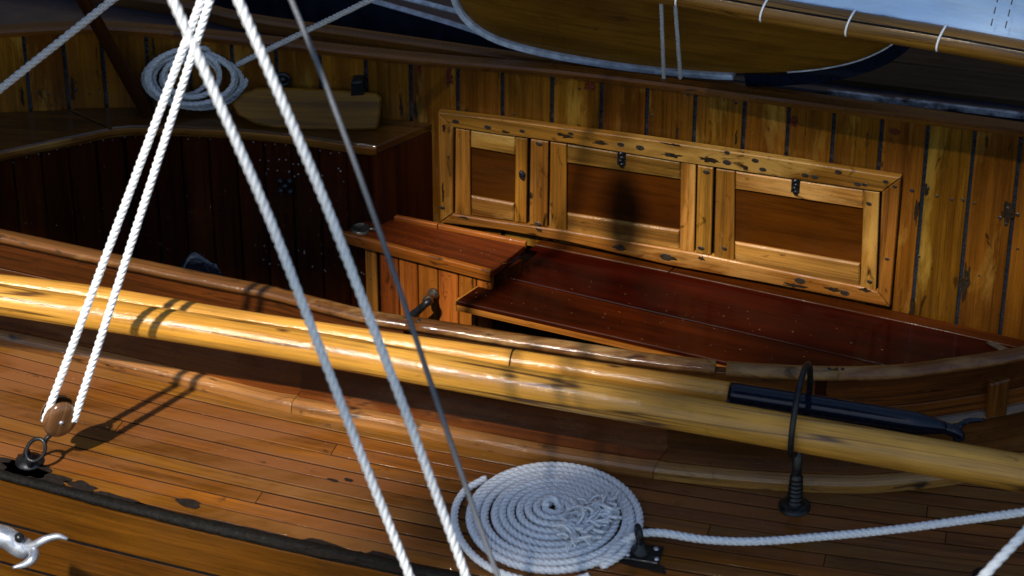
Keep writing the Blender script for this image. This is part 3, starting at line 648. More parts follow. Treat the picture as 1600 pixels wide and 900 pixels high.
# bronze tap on the staving
tp = VP(678, 458, s0, sN); tap = empty('tap', tp); tag(tap, 'blackened bronze tap with long lever on the planked front of the step box', 'tap')
MB().add(*lathe([(0, .0), (.013, .0), (.013, .006), (.008, .010), (.008, .020), (.011, .024), (.011, .034), (.006, .038), (0, .038)], 16, tp, sN)).build('tap_body', M['bronze'], tap, True)
hpth = catmull([tp+sN*.03, VP(668, 472, s0+sN*.045, sN), VP(655, 484, s0+sN*.05, sN), VP(643, 494, s0+sN*.05, sN)], 5); MB().add(*tube(hpth, .0065, 8, [1+.5*i/15 for i in range(16)])).build('lever', M['iron'], tap, True)

# ------------------------------------------------------------ stern locker
LF = [(-420, 420), (-300, 320), (-150, 275), (-60, 252), (0, 237), (60, 224), (128, 210), (176, 200), (229, 197), (300, 199), (360, 202), (420, 207), (480, 214), (540, 223), (588, 229)]
lk = empty('stern_locker', H(380, 220, 0)); tag(lk, 'dark planked locker in the far left corner of the cockpit with a brown lid', 'locker')
fcv = [(p.x, p.y) for p in smooth_table(LF, 4)]
def lf(x, z=0.0): return H(x, table(fcv, x)[0], z)
wallxy = [(proj(V((p.x, p.y, 0)))[0], p.x, p.y) for p in WB]
def wbase(x): t = table(wallxy, x); return V((t[0], t[1], 0))
def top_board(xf0, xb0, xf1, xb1, dz=0):
    n = 14; f_ = [lf(lerp(xf0, xf1, i/n)) for i in range(n+1)]; b_ = [wbase(lerp(xb0, xb1, i/n)) for i in range(n+1)]
    return slab('lid_board', [p+V((0, 0, dz)) for p in f_+b_[::-1]], (0, 0, 1), 0.018, (1, -.1, 0), M['lockertop'], lk, 0.003)
top_board(-400, -400, 172, 103); top_board(175, 106, 588, 676, 0.001)
fz = [lf(x) for x in range(-400, 589, 12)]+[lf(588)]
v, f, u = sweep(resample(fz, .02), [(-0.001, -.0205), (-0.001, -.004), (.003, -.001), (.0065, -.0035), (.0075, -.012), (.004, -.0205)]); mk('lid_edge', v, f, M['frame'], lk, u)
for i in range(24):
    x0 = 580-43*i; x1 = x0-43
    p, q = lf(x1), lf(x0); T = (q-p).normalized(); n = V((T.y, -T.x, 0)); p = p-n*.012+T*.001; q = q-n*.012-T*.001
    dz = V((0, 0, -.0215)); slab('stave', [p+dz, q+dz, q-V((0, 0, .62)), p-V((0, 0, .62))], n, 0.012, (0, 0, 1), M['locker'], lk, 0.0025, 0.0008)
p, q = lf(588)+V((-.004, 0, -.0205)), wbase(676)+V((0, 0, -.0205)); T = (q-p).normalized(); n = V((T.y, -T.x, 0))
slab('end_panel', [p, q, q-V((0, 0, .55)), p-V((0, 0, .55))], n, 0.012, (0, 0, 1), M['locker'], lk, 0.002)
mb = MB(); kp = lf(442)-V((0, 0, .13)); 
for dx, dz in ((-.01, .012), (.01, .012), (0, 0), (-.01, -.012), (.01, -.014)): mb.add(*lathe([(0, .008), (.006, .006), (.008, 0)], 8, kp+V((dx, -.0, dz)), (0.1, -1, 0)))
mb.build('latch', M['iron'], lk, True)

stud = MB()
for x in range(20, 586, 17):
    q = lf(x+random.uniform(-3, 3))-V((0, 0, .034+random.uniform(-.006, .006)))
    stud.add(*lathe([(0, .0016), (.0012, .0012), (.0019, 0)], 7, q+V((0, .0115, 0)), (0.1, -1, 0)))
for _ in range(46):
    x = random.uniform(400, 583); q = lf(x)-V((0, 0, random.choice((.075, .105, .30, .34))+random.uniform(-.006, .006))); stud.add(*lathe([(0, .0016), (.0012, .0012), (.0019, 0)], 7, q+V((0, .0115, 0)), (0.1, -1, 0)))
stud.build('studs', M['galv'], lk)['kind'] = 'stuff'
# board lying on the locker
bd0, bd1 = H(372, 196, 0.006), H(592, 203, 0.006); bT = (bd1-bd0).normalized(); bn = V((bT.y, -bT.x, 0.55)).normalized()
def BP(x, y): return VP(x, y, bd1, bn)
ol = [(362, 163), (380, 146), (402, 137), (440, 137), (500, 140), (560, 143), (588, 146), (596, 152), (594, 175), (591, 196), (588, 202), (540, 204), (480, 204), (430, 201), (395, 193), (372, 180)]
brd = slab('backrest_board', [BP(*p) for p in ol], bn, 0.022, bT, M['golden'], None, 0.004); tag(brd, 'rounded brown wooden board propped on the locker lid beside the hanging rope coil', 'board')
p, n = wall_pt(562, 128, 0.0); c_ = p
kb = slab('wall_block', [c_+V((-.012, 0, .016))+n*.03, c_+V((.011, 0, .018))+n*.03, c_+V((.013, 0, -.016))+n*.03, c_+V((-.014, 0, -.018))+n*.03], n, .03, (1, 0, 0), M['iron'], None, .003); tag(kb, 'small square black fitting on the lining above the propped board', 'fitting')
p, n = wall_pt(443, 122, 0.006)
MB().add(*torus(.013, .005, centre=p, ax=n)).add(*lathe([(0, .006), (.007, .005), (.008, -.006)], 10, p+V((0, 0, .0)), n)).build('eye', M['iron'], None, True)
tag(bpy.data.objects['eye'], 'black iron ring fixed to the lining beside the hanging coil', 'ring')
bpy.data.objects['eye'].name = 'iron_ring'
# crumpled wet sacking on the floor
def crumple(name, c, sx, sy, sz, seed, mat):
    bm = bmesh.new(); bmesh.ops.create_icosphere(bm, subdivisions=4, radius=1)
    for v_ in bm.verts:
        p = v_.co.copy(); k = 1+0.30*noise.noise(p*1.3+V((seed, 0, 0)))+0.10*noise.noise(p*3+V((0, seed, 0))); v_.co = V((p.x*sx*k, p.y*sy*k, max(-.6, p.z)*sz*k))+V(c)
    me = bpy.data.meshes.new(name); bm.to_mesh(me); bm.free(); me.polygons.foreach_set('use_smooth', [True]*len(me.polygons)); return link(name, me, mat)
M['sackm'] = plain('wet_plastic', (0.006, 0.009, 0.018), 0.12, bump=1.0, scale=18, coat=1.0, dist=0.02)
skp = H(305, 374, -.30); sk = crumple('wet_sack', (skp.x, skp.y, -.50), .10, .06, .17, 3.3, M['sackm']); tag(sk, 'crumpled shiny black sack lying in the dark of the cockpit', 'sack')

# tiller-like timber leaning over the lining
t0, t1 = H(222, 165, 0.02), H(118, -20, 0.33); v, f, u = sweep([t0.lerp(t1, i/8) for i in range(-1, 10)], [(-.022, -.012), (-.022, .012), (-.018, .016), (.018, .016), (.022, .012), (.022, -.012)])
tl = mk('leaning_timber', v, f, M['timber'], None, u); tag(tl, 'dark brown timber leaning across the lining left of the hanging rope coil', 'timber')

# ------------------------------------------------------------ spars
def spar(name, pts, rad, mat, label):
    P = resample(catmull([H(*p) for p in pts], 10), .02); n = len(P)
    v, f, u = tube(P, 1.0, 28, [lerp(rad[0], rad[1], i/(n-1))*(1+.012*noise.noise(P[i]*6)) for i in range(n)])
    # rescale the uv across to metres
    u = [[(a, b*rad[0]) for a, b in q] for q in u]
    return mk(name, v, f, mat, None, u, True)
fs_ = spar('spar', [(-600, 378, .222), (-160, 444, .215), (0, 468, .213), (420, 532.5, .21), (800, 600, .205), (1137, 658, .20), (1600, 740, .19), (1800, 776, .188), (2250, 856, .18)], (.0275, .0345), M['spar'], '')
tag(fs_, 'thick honey coloured spar lying the whole length of the deck, the nearer of two', 'spar')
rs = empty('tipped_spar', H(560, 530, .2)); tag(rs, 'thinner honey coloured spar behind the thick one, ending in a black sleeve with a fork', 'spar')
o = spar('shaft', [(-600, 368, .218), (-160, 426, .212), (0, 445, .212), (150, 464, .21), (380, 503, .21), (567, 531, .205), (800, 565, .20), (1142, 617, .195)], (.0192, .0222), M['spar'], ''); o.parent = rs; o.location = -V(rs.location)
sp = resample(catmull([H(1140, 616.5, .195), H(1300, 641, .195), H(1420, 660, .195), H(1478, 669, .195)], 8), .01); n = len(sp)
MB().add(*tube(sp, .0235, 24, [1-.10*(i/n) if i < n-6 else .9-.09*(i-n+6) for i in range(n)])).build('sleeve', M['blackpaint'], rs, True)
e0 = sp[-1]; sdn = (sp[-1]-sp[0]).normalized()
mb = MB(); mb.add(*tube(catmull([e0, e0+sdn*.02+V((0, -.004, -.004)), H(1498, 686, .18)], 5), .011, 10)); mb.add(*tube(catmull([e0, H(1495, 668, .197), H(1512, 658, .2), H(1538, 656, .2)], 6), .005, 8, [1.6-.05*i for i in range(19)])); mb.build('fork', M['blackpaint'], rs, True)
pth = torus(.0232, .0012, centre=H(800.5, 565, .2), ax=sdn, n1=24, n2=5); MB().add(*pth).build('band', M['caulk'], rs, True)

# iron crutch holding the spars
cr = empty('spar_crutch', H(1250, 795, 0)); tag(cr, 'black iron crutch with hoop round both spars, standing on the wet deck', 'crutch')
fc = H(1243, 677, .197); sdir = (H(1600, 740, .19)-H(1137, 658, .2)).normalized(); sdir.z = 0; sdir.normalize(); cn = V((-sdir.y, sdir.x, 0))
hc = fc+cn*.043+V((0, 0, .006)); hpts = [hc+cn*.088*math.cos(a)+V((0, 0, 1))*(.093 if math.sin(a) > 0 else .060)*math.sin(a) for a in [2*math.pi*i/40 for i in range(41)]]; hpts.append(hpts[1])
MB().add(*tube(hpts, .0056, 10, upv=sdir, caps=False)).build('hoop', M['iron'], cr, True)
pb = H(1250, 798, 0); pt = V((hc.x-cn.x*.03, hc.y-cn.y*.03, hc.z-.058)); 
pb = V((hc.x, hc.y, 0)); pt = V((hc.x, hc.y, hc.z-.058))
MB().add(*tube([pb, pb.lerp(pt, .5), pt], .0088, 12)).build('pin', M['iron'], cr, True)
ax = (pt-pb).normalized(); prf = [(0.029, 0), (.029, .003), (.017, .008)]
for k in range(7): z = .008+k*.009; prf += [(.0105, z), (.0150-.0005*k, z+.002), (.0150-.0005*k, z+.006), (.0105, z+.008)]
prf += [(.009, .075)]
MB().add(*lathe(prf, 22, pb, ax)).build('collar', M['iron'], cr, True)
# ------------------------------------------------------------ flat rope coil, pad eye and the line through it
cc0 = H(862, 817, 0); RR = .0073; turns = 11.3; Rmax = .1665
def coilpt(th):
    r = .006+ (Rmax-.006)*th/(2*math.pi*turns); wob = 1+.012*math.sin(th*1.7)+.008*math.sin(th*.37+1)
    zz = .0075+.0018*noise.noise(V((r*60, th*.5, 0)))+ (.004*math.exp(-((r-.03)/.03)**2))
    sh = 1-r/Rmax; return cc0+V((r*math.cos(-th+2.2)*wob*1.02+.008*sh, r*math.sin(-th+2.2)*wob+.030*sh, zz))
thm = 2*math.pi*turns; cp = []; th = .8
while th < thm: cp.append(coilpt(th)); r = .01+Rmax*th/thm; th += .012/r
tail = [H(975, 846, .012), H(1000, 834, .030), H(1035, 833, .036), H(1100, 843, .03), H(1180, 846, .035), H(1290, 838, .055), H(1400, 827, .09), H(1520, 811, .14), H(1620, 797, .19), H(1750, 775, .26), H(2050, 730, .42)]
# walk the outer turn round to where it meets the eye
import cmath
def ang(p): return math.atan2(p.y-cc0.y, p.x-cc0.x)
target = ang(H(925, 878, 0))
while True:
    a = ang(cp[-1]); dd = (a-target) % (2*math.pi)
    if dd < .12 and len(cp) > 50: break
    cp.pop()
allp = cp+catmull([cp[-1], H(960, 858, .011)]+tail, 6)[1:]
fco = empty('flat_rope_coil', cc0); tag(fco, 'flat round spiral coil of pale three-strand rope lying on the side deck', 'rope coil')
rope('rope', allp, RR*1.06, M['rope_grey'], '', parent=fco, step=.0036, pitch=.036)
# one extra doubled turn on the outer left
ex = [cc0+V((math.cos(a)*(.172+.003*math.sin(a*3)), math.sin(a)*.172, .008)) for a in [R(150)+R(130)*i/24 for i in range(25)]]
rope('rope', [cc0+V((math.cos(R(135))*.166, math.sin(R(135))*.164, .008))]+ex+[cc0+V((math.cos(R(292))*.167, math.sin(R(292))*.167, .008))], RR, M['rope_grey'], '', parent=fco, step=.0036, pitch=.036)
mb = MB(); kc = H(918, 812, .018)
for i in range(170):
    u_ = random.random(); base = H(lerp(945, 893, u_)+random.uniform(-11, 11), lerp(786, 842, u_)+random.uniform(-9, 9), .014+random.uniform(0, .014)); L_ = random.uniform(.018, .045); a = random.uniform(0, 6.28)
    d1_ = V((math.cos(a), math.sin(a), random.uniform(-.1, .6))); d2_ = V((math.cos(a+1.2), math.sin(a+1.2), random.uniform(-.8, .1)))
    mb.add(*tube(catmull([base, base+d1_*L_*.5, base+d1_*L_*.7+d2_*L_*.4], 4), random.uniform(.0012, .0036), 6))
o = mb.build('frayed_strands', M['rope_grey'], fco, True); o['kind'] = 'stuff'
rope('rope_end', catmull([coilpt(.8), coilpt(.2)+V((.004, .006, .008)), coilpt(.2)+V((-.012, .004, .012)), coilpt(.2)+V((-.016, -.012, .009))], 5), RR*1.05, M['rope_grey'], '', parent=fco, step=.003)
pe = empty('pad_eye', H(1003, 866, 0)); tag(pe, 'black iron pad eye screwed to the deck beside the flat rope coil', 'pad eye')
c = H(1003, 866, 0); pd = [c+V((x*.034*math.cos(.25)+y*.024*math.sin(.25), -x*.034*math.sin(.25)+y*.024*math.cos(.25), .006)) for x, y in ((-1, -1), (1, -1), (1, 1), (-1, 1))]
slab('base_plate', pd, (0, 0, 1), .006, (1, 0, 0), M['iron'], pe, .002)
for s in (-1, 1):
    for t_ in (-1, 1):
        b_ = c+V((s*.025, t_*.014-s*.006, .006)); MB().add(*lathe([(0, .003), (.0035, .0025), (.005, 0)], 10, b_)).build('bolt', M['galv'], pe, True)
MB().add(*lathe([(.017, .006), (.016, .012), (.009, .018), (.008, .028), (0, .03)], 16, c+V((-.003, 0, 0)))).build('boss', M['iron'], pe, True)
MB().add(*torus(.0165, .0052, centre=c+V((-.006, .002, .043)), ax=V((1, .25, .1)), sx=.75, ref=(0, 1, 0))).build('ring', M['iron'], pe, True)

# ------------------------------------------------------------ block with the two-part tackle
bz = .107; bc = H(92, 650, bz); upb = (H(321, 0, .92)-bc).normalized(); toC = (CAM-bc).normalized(); fx = upb.cross(toC).normalized(); fz_ = fx.cross(upb)
qr = Matrix.Rotation(R(24), 3, upb); fx = qr @ fx; fz_ = qr @ fz_
# rotate the face a little to the left as in the photo
blk = empty('pulley_block', bc); tag(blk, 'small oval varnished wooden pulley block at the foot of the white rope pair', 'pulley')
def cheek(o0, o1):
    bm = MB(); n = 28; vs = []; fs = []; uv = []; prof = [(0, 1), (.55, .97), (.85, .78), (.97, .45), (1.0, .1), (.97, 0)]
    for k in range(n):
        a = 2*math.pi*k/n
        for r, h in prof: vs.append(bc+fx*.0315*r*math.cos(a)+upb*.0385*r*math.sin(a)+fz_*lerp(o0, o1, h))
    m = len(prof)
    for k in range(n):
        k2 = (k+1) % n
        for j in range(m-1): fs.append((k*m+j, k2*m+j, k2*m+j+1, k*m+j+1)); uv.append([(vs[i].dot(upb), vs[i].dot(fx)) for i in fs[-1]])
    return mk('cheek', vs, fs, M['block'], blk, uv, True)
cheek(.008, .021); cheek(-.008, -.021)
MB().add(*lathe([(0, -.007), (.024, -.007), (.021, 0), (.024, .007), (0, .007)], 24, bc, fz_)).build('sheave', M['bronze'], blk, True)
MB().add(*lathe([(0, .0225), (.003, .0225), (.0042, .021), (.0042, -.02)], 12, bc, fz_)).build('axle', M['galv'], blk, True)
rb = lambda x, y, z: H(x, y, z)
for (xb, yb, xt, lb, wh) in ((76, 640, 314, 'left hand white rope of the taut pair rising from the pulley block', 0), (121, 640, 328, 'right hand white rope of the taut pair rising from the pulley block', 1)):
    a = H(xb, yb, .125); b = H(xt, 0, .92); dv = b-a
    rope('tackle_rope', [a-dv*.03, a, b, b+dv*.9], .0076, M['rope_white'], lb, 'white ropes of the tackle', step=.004, pitch=.040)
sh = empty('shackle', H(45, 722, 0)); tag(sh, 'dark iron shackle joining the pulley block to the deck', 'shackle')
s1_ = H(72, 686, .065); s2_ = H(56, 703, .045)
MB().add(*torus(.0165, .0036, centre=s2_, ax=V((-.3, -1, .6)), sx=1.35, ref=(.5, 0, 1))).build('bow', M['iron'], sh, True)
MB().add(*tube([bc-upb*.036, s1_, s1_-V((.003, 0, .008))], .0045, 8)).build('swivel', M['iron'], sh, True)
MB().add(*torus(.013, .006, centre=H(44, 716, .016), ax=V((1, .4, 0)), ref=(0, 1, 0))).build('deck_eye', M['iron'], sh, True)
MB().add(*lathe([(.026, 0), (.026, .004), (.014, .009), (0, .010)], 18, H(46, 722, 0))).build('eye_plate', M['iron'], sh, True)

# ------------------------------------------------------------ hanging coil of rope on the lining
hcN = WN
hcoil = empty('hanging_rope_coil', H(300, 170, .02)); tag(hcoil, 'loose coil of grey rope hanging in loops on the far left lining', 'rope coil')
hcA = wall_top(300); 
def HP(x, y, off): return VP(x, y, V((hcA.x, hcA.y, 0))+V((0, -1, 0))*off, V((.12, -1, .25)).normalized())
loops = []
specs = [(303, 122, 84, 46, -3), (303, 124, 77, 40, 2), (300, 122, 70, 43, 5), (296, 123, 66, 36, -4), (307, 121, 72, 47, 4), (305, 127, 80, 43, 6), (294, 119, 47, 30, 0), (305, 118, 42, 36, 12), (288, 122, 36, 27, -6)]
pts = []
for i, (cx, cy, rx, ry, rot) in enumerate(specs):
    nn = 22
    for k in range(nn):
        a = 2*math.pi*k/nn-1.2; t = k/nn; nx = specs[(i+1) % len(specs)] if i < len(specs)-1 else specs[i]
        CX, CY, RX, RY, RO = [lerp(p_, q_, t) for p_, q_ in zip((cx, cy, rx, ry, rot), nx)]
        x = RX*math.cos(a); y = RY*math.sin(a); ro = R(RO); pts.append(HP(CX+x*math.cos(ro)-y*math.sin(ro), CY+x*math.sin(ro)+y*math.cos(ro), .03+.009*(i % 4)+.01*noise.noise(V((i, k*.3, 0)))))
start = [HP(384, 95, .03), HP(372, 100, .035)]
rope('rope', catmull(pts, 3), .0062, M['rope_wall'], '', parent=hcoil, step=.005, sides=5)
a, b = HP(370, 101, .04), H(582, -2, .42); dv = b-a
rope('taut_rope', [a, b, b+dv*2.0], .0066, M['rope_wall'], 'grey rope running from the hanging coil up to the top edge behind the wire', step=.005, sides=5)
a, b = H(-60, 187, .35), H(175, 0, .62); dv = b-a
rope('mooring_line', [a-dv*.9, a, b, b+dv*2.0], .0083, M['rope_wall'], 'pale rope crossing the upper left corner in front of the lining', step=.004, pitch=.045)

# ------------------------------------------------------------ blurred ropes and wire nearest the camera
for (p, lb) in (([(124, -350), (247, -55), (270, 0), (400, 292), (470, 468), (552, 680), (640, 900), (690, 1030), (765, 1220)], 'thick blurred white rope crossing the whole view, the left one of two'),
                ([(227, -350), (350, -55), (372, 0), (497, 290), (567, 470), (648, 682), (728, 900), (775, 1030), (845, 1220)], 'thick blurred white rope crossing the whole view, between the other and the grey wire')):
    n = len(p); rope('stay_rope', catmull([D(x, y, lerp(4.4, 5.0, (y+55)/1085)) for i, (x, y) in enumerate(p)], 8), .0076, M['rope_white'], lb, 'thick white ropes nearest the camera', step=.006, pitch=.05)
wp = [(300, -380), (430, -60), (455, 0), (500, 110), (560, 270), (620, 440), (682, 625), (733, 775), (775, 892), (800, 960)]
mb = MB().add(*tube(catmull([D(x, y, 4.7) for x, y in wp], 8), .0042, 10)); o = mb.build('wire_stay', M['wire'], None, True); tag(o, 'thin dark grey wire slanting across the view right of the white ropes', 'wire')
o = rope('corner_rope', [D(1380, 1085, 5.0), D(1500, 945, 5.0), D(1535, 902, 5.0), D(1605, 828, 5.0), D(1700, 725, 5.0), D(2000, 400, 5.0)], .0088, M['rope_white'], 'short piece of blurred white rope in the lower right corner', step=.006, pitch=.05)
MB().add(*lathe([(0, .0), (.02, .0), (.018, .012), (.008, .02), (0, .022)], 14, H(1535, 905, 0))).build('deck_button', M['iron'], None, True)
tag(bpy.data.objects['deck_button'], 'black iron button on the deck under the corner rope', 'deck fitting')

# pale galvanised grapnel hook hanging outboard, lower left
gk = empty('grapnel_hook', D(20, 850, 5.45)); tag(gk, 'pale galvanised hook with curved prongs hanging outside the hull, lower left', 'hook')
g = lambda x, y, d=5.45: D(x, y, d)
def prong(nm, pts, r, sc): MB().add(*tube(catmull(pts, 6), r, 12, [table(sc, i/(len(pts)*6-6))[0] for i in range(len(pts)*6-5)])).build(nm, M['galv'], gk, True)
prong('shank', [g(-60, 812), g(-20, 832), g(10, 840), g(35, 856), g(48, 852)], .019, [(0, 1), (.5, 1.05), (.8, 1), (1, .6)])
prong('prong', [g(36, 853), g(52, 852, 5.43), g(70, 843, 5.42), (g(90, 838, 5.42)), g(106, 842, 5.42)], .0098, [(0, .9), (.3, .75), (.7, .6), (1, .3)])
prong('prong', [g(40, 848), g(53, 862, 5.43), g(50, 874, 5.42), g(38, 882, 5.42), g(20, 887, 5.42)], .0105, [(0, 1), (.3, .9), (.7, .65), (1, .25)])
MB().add(*lathe([(0, .006), (.007, .005), (.009, 0)], 12, g(30, 840, 5.43), (0, -1, .7))).build('rivet', M['iron'], gk, True)

# ------------------------------------------------------------ the boat moored alongside, beyond
nb = empty('neighbour_boat', H(1200, 130, .1)); tag(nb, 'dark blue boat moored alongside beyond the far rail, with a pale worn edge stripe', 'boat')
G = [(300, -80), (575, 0), (700, 36), (830, 76), (1000, 108), (1130, 124), (1365, 153), (1600, 181), (1800, 204)]
gc = resample(catmull([H(x, y, .10) for x, y in G], 8), .03)
v, f, u = sweep(gc, [(-.06, -1.0), (-.06, .0), (-.004, .0), (.0, -.003), (.02, -1.0)]); mk('hull', v, f, M['navy'], nb, u)
def subx(P, x0, x1): return [p for p in P if x0 <= proj(p)[0] <= x1]
v, f, u = sweep(subx(gc, 300, 850), [(-.005, .0), (-.004, .006), (.004, .006), (.007, .0)]); mk('edge_stripe', v, f, M['pale'], nb, u)
v, f, u = sweep(subx(gc, 1280, 1800), [(-.005, .0), (-.004, .006), (.005, .006), (.008, -.004)]); mk('edge_stripe', v, f, M['worn'], nb, u)
g2 = resample(catmull([H(x, y, .13) for x, y in ((440, -55), (645, 0), (740, 23), (900, 50))], 8), .03); v, f, u = sweep(g2, circ(.006, 8)); mk('inner_stripe', v, f, M['pale'], nb, u)
dk = [p+V((0, 0, -.004)) for p in subx(gc, 300, 1800)]
v, f, u = sweep(dk, rect(-1.9, -.02, -.02, -.004)); mk('deck_sheet', v, f, M['navy'], nb, u)
for k in range(7):
    s = subx(gc, 1080, 1800); v, f, u = sweep(s, rect(-.035-.098*(k+1), -.035-.098*k-.003, -.004, .012+random.uniform(-.001, .001)));
    mk('plank', v, f, M['greywood'], nb, u)
# dinghy stowed on it
dg = empty('dinghy', H(1040, 118, .12)); tag(dg, 'brown plywood dinghy with a pale keel band, stowed on the dark boat behind', 'dinghy')
KE = [(706, -90), (712, -40), (718, -3), (738, 27), (778, 53), (850, 74), (950, 92), (1040, 103), (1130, 110), (1220, 110), (1290, 104), (1350, 90), (1398, 66), (1425, 35), (1440, 0), (1448, -40), (1452, -90)]
dA = H(1040, 118, .21)+V((0, .08, 0)); dN = V((-.3, -.95, 0)).normalized(); dT = V((.95, -.3, 0)).normalized()
ke = catmull([VP(x, y, dA, dN) for x, y in KE], 5); n = len(ke); m = 18; topz = max(p.z for p in ke)+.12; mid = (ke[0]+ke[-1])/2
vs = []; fs = []; uv = []
for side in (1, -1):
    o_ = len(vs)
    for i, p in enumerate(ke):
        e = math.sin(math.pi*i/(n-1))**.6
        for j in range(m+1):
            t = j/m; q = V((lerp(p.x, mid.x+(p.x-mid.x)*1.02, t), lerp(p.y, mid.y+(p.y-mid.y)*1.02, t), lerp(p.z, topz, t))); vs.append(q+dN*side*(.010+.055*e*math.sin(math.pi*.5*min(1, t*1.3))**.8))
    for i in range(n-1):
        for j in range(m):
            q = (o_+i*(m+1)+j, o_+(i+1)*(m+1)+j, o_+(i+1)*(m+1)+j+1, o_+i*(m+1)+j+1); fs.append(q if side == 1 else q[::-1]); uv.append([(vs[a].dot(dT), vs[a].z) for a in fs[-1]])
mk('planking', vs, fs, M['dinghy'], dg, uv, True)
def kband(i0, i1, mat, nm, w_=.010, hh=.007):
    P = ke[i0:i1+1]; cen = V((mid.x, mid.y, topz)); vs = []; fs = []; uv = []
    for i, p in enumerate(P):
        T = (P[min(len(P)-1, i+1)]-P[max(0, i-1)]).normalized(); dn = T.cross(dN).normalized()
        if dn.dot(cen-p) > 0: dn = -dn
        for a, b in ((-.014, -.002), (-.014, w_), (.014+hh, w_), (.014+hh, -.002)): vs.append(p+dN*a+dn*b)
    for i in range(len(P)-1):
        for j in range(4): j2 = (j+1) % 4; fs.append((i*4+j, i*4+j2, i*4+4+j2, i*4+4+j)); uv.append([(0, 0)]*4)
    fs.append((0, 1, 2, 3)); uv.append([(0, 0)]*4); o_ = (len(P)-1)*4; fs.append((o_+3, o_+2, o_+1, o_)); uv.append([(0, 0)]*4)
    return mk(nm, vs, fs, mat, dg, uv)
MB().add(*tube([p+dN*.03+V((0, 0, .012)) for p in ke[46:66]], .0018, 6)).build('edge_line', M['pale'], dg, True); kband(0, 41, M['pale'], 'keel_band', .010); kband(42, n-1, M['blackpaint'], 'stem_band', .024)
for (xa, ya, xb, yb, lb) in ((1033, 3, 1037, 122, 'left'), (1055, 8, 1063, 122, 'right')):
    off = dN*.12; a = VP(xa, ya, dA+off, dN); b = VP(xb, yb, dA+dN*.06, dN); m_ = VP(lerp(xa, xb, .6), lerp(ya, yb, .6), dA+dN*.11, dN)
    rope('lashing_rope', catmull([a+(a-m_)*1.2, a, m_, b], 8), .0046, M['rope_wall'], 'thin grey rope hanging down the side of the dinghy, the %s of two' % lb, 'ropes over the dinghy', step=.004, sides=5)

# boom with laced sail
bm_ = empty('boom', H(1330, 36, .6)); tag(bm_, 'round varnished boom with the laced foot of a sail, top right', 'boom')
bp = [H(980, -24, .62), H(1060, -10, .62), H(1240, 22.5, .62), H(1447, 56.5, .62), H(1600, 84, .62), H(1750, 110, .62)]; bpr = resample(catmull(bp, 8), .02)
v, f, u = tube(bpr, .0245, 20); mk('boom_spar', v, f, M['boom'], bm_, u, True)
bt = (bpr[-1]-bpr[0]).normalized(); toc = V((0, -.75, .66))
v, f, u = tube([p+toc*.0238+V((0, 0, .0)) for p in bpr], .0028, 6); mk('jackline', v, f, M['caulk'], bm_, u, True)
for x in (1065, 1197, 1330, 1472):
    tt = [(proj(p)[0], p.x, p.y, p.z) for p in bpr]; c = V(table(tt, x)); ax = bt
    X = toc-ax*toc.dot(ax); X.normalize(); Y = ax.cross(X)
    if Y.z < 0: Y = -Y
    pts = [c+(X*math.cos(a)+Y*math.sin(a))*.0265+ax*(.004*math.sin(a*1.5)) for a in [R(-75)+R(175)*i/14 for i in range(15)]]
    MB().add(*tube(pts, .0021, 6)).build('lacing', M['rope_white'], bm_, True)
sl_ = empty('sail', H(1500, 0, .7)); tag(sl_, 'bluish white sail laced to the boom, top right corner', 'sail')
vs = []; fs = []; uv = []; nx, nz = 50, 24; tt = [(proj(p)[0], p.x, p.y, p.z) for p in bpr]
for i in range(nx+1):
    x = lerp(1000, 1760, i/nx); c = V(table(tt, x))
    for j in range(nz+1):
        h = j/nz*1.1; q = c+V((0, .012, .020))+V((0.05*h, .35*h, h)); q.y += .03*math.sin(x*.018+h*3)*min(1, h*6)+.020*math.sin(x*.05-h*14)*min(1, h*4)+.008*noise.noise(V((x*.03, h*7, 0))); vs.append(q)
for i in range(nx):
    for j in range(nz): fs.append((i*(nz+1)+j, (i+1)*(nz+1)+j, (i+1)*(nz+1)+j+1, i*(nz+1)+j+1)); uv.append([(vs[k].x, vs[k].z) for k in fs[-1]])
mk('cloth', vs, fs, M['sail'], sl_, uv, True)
for xa in (1578, 1600):
    mb = MB()
    for k in range(16):
        a = H(xa-24*0-(k*-0), 0, .75)
    A_ = V(table(tt, xa-40)); P2 = [A_+V((0, .005, .02))+V((.22*h, .35*h-.006, h)) for h in [.03+.02*i for i in range(26)]]
    for p_ in P2: p_.y += .018*math.sin(proj(p_)[0]*.018)*0-.02
    for a, b in zip(P2[::1], P2[1::1]): mb.add(*tube([a, a.lerp(b, .6)], .0011, 4))
    mb.build('stitching', M['greywood'], sl_)['kind'] = 'stuff'

# ------------------------------------------------------------ water drops left by the rain
drops = MB()
def drop(p, n, r): drops.add(*lathe([(0, r*.55), (r*.5, r*.46), (r*.85, r*.25), (r, 0)], 7, p, n))
for _ in range(160):
    x = random.uniform(740, 1500); y = 432+.2*(x-770)+random.uniform(-35, 60)*min(1, 1); p = H(x, y, BZ+.0004)
    if random.random() < .6: drop(p, (0, 0, 1), random.choice((.0012, .0018, .0025)))
for _ in range(60):
    s, t_ = random.random(), random.random(); p = A.lerp(B, s)+(Dd-A)*lerp(.12, .9, t_); drop(p+V((0, 0, .0003)), (0, 0, 1), random.uniform(.001, .0025))
for _ in range(260):
    x = random.uniform(20, 1500); u_ = random.random(); y = lerp(table(ltab, x)[0], 660+.15*x, u_); p = H(x, y+4, .001); drop(p, (0, 0, 1), random.uniform(.0008, .0018))
for _ in range(150):
    x = random.uniform(20, 585); q = lf(x)-V((0, 0, random.uniform(.03, .34))); drop(q+V((.0, .0105, 0)), (0.1, -1, 0), random.uniform(.0015, .0032))
for _ in range(40):
    s = random.random(); q = s0+sf*sl*s-V((0, 0, random.uniform(.005, .12)))+sN*.0012; drop(q, sN, random.uniform(.001, .0022))
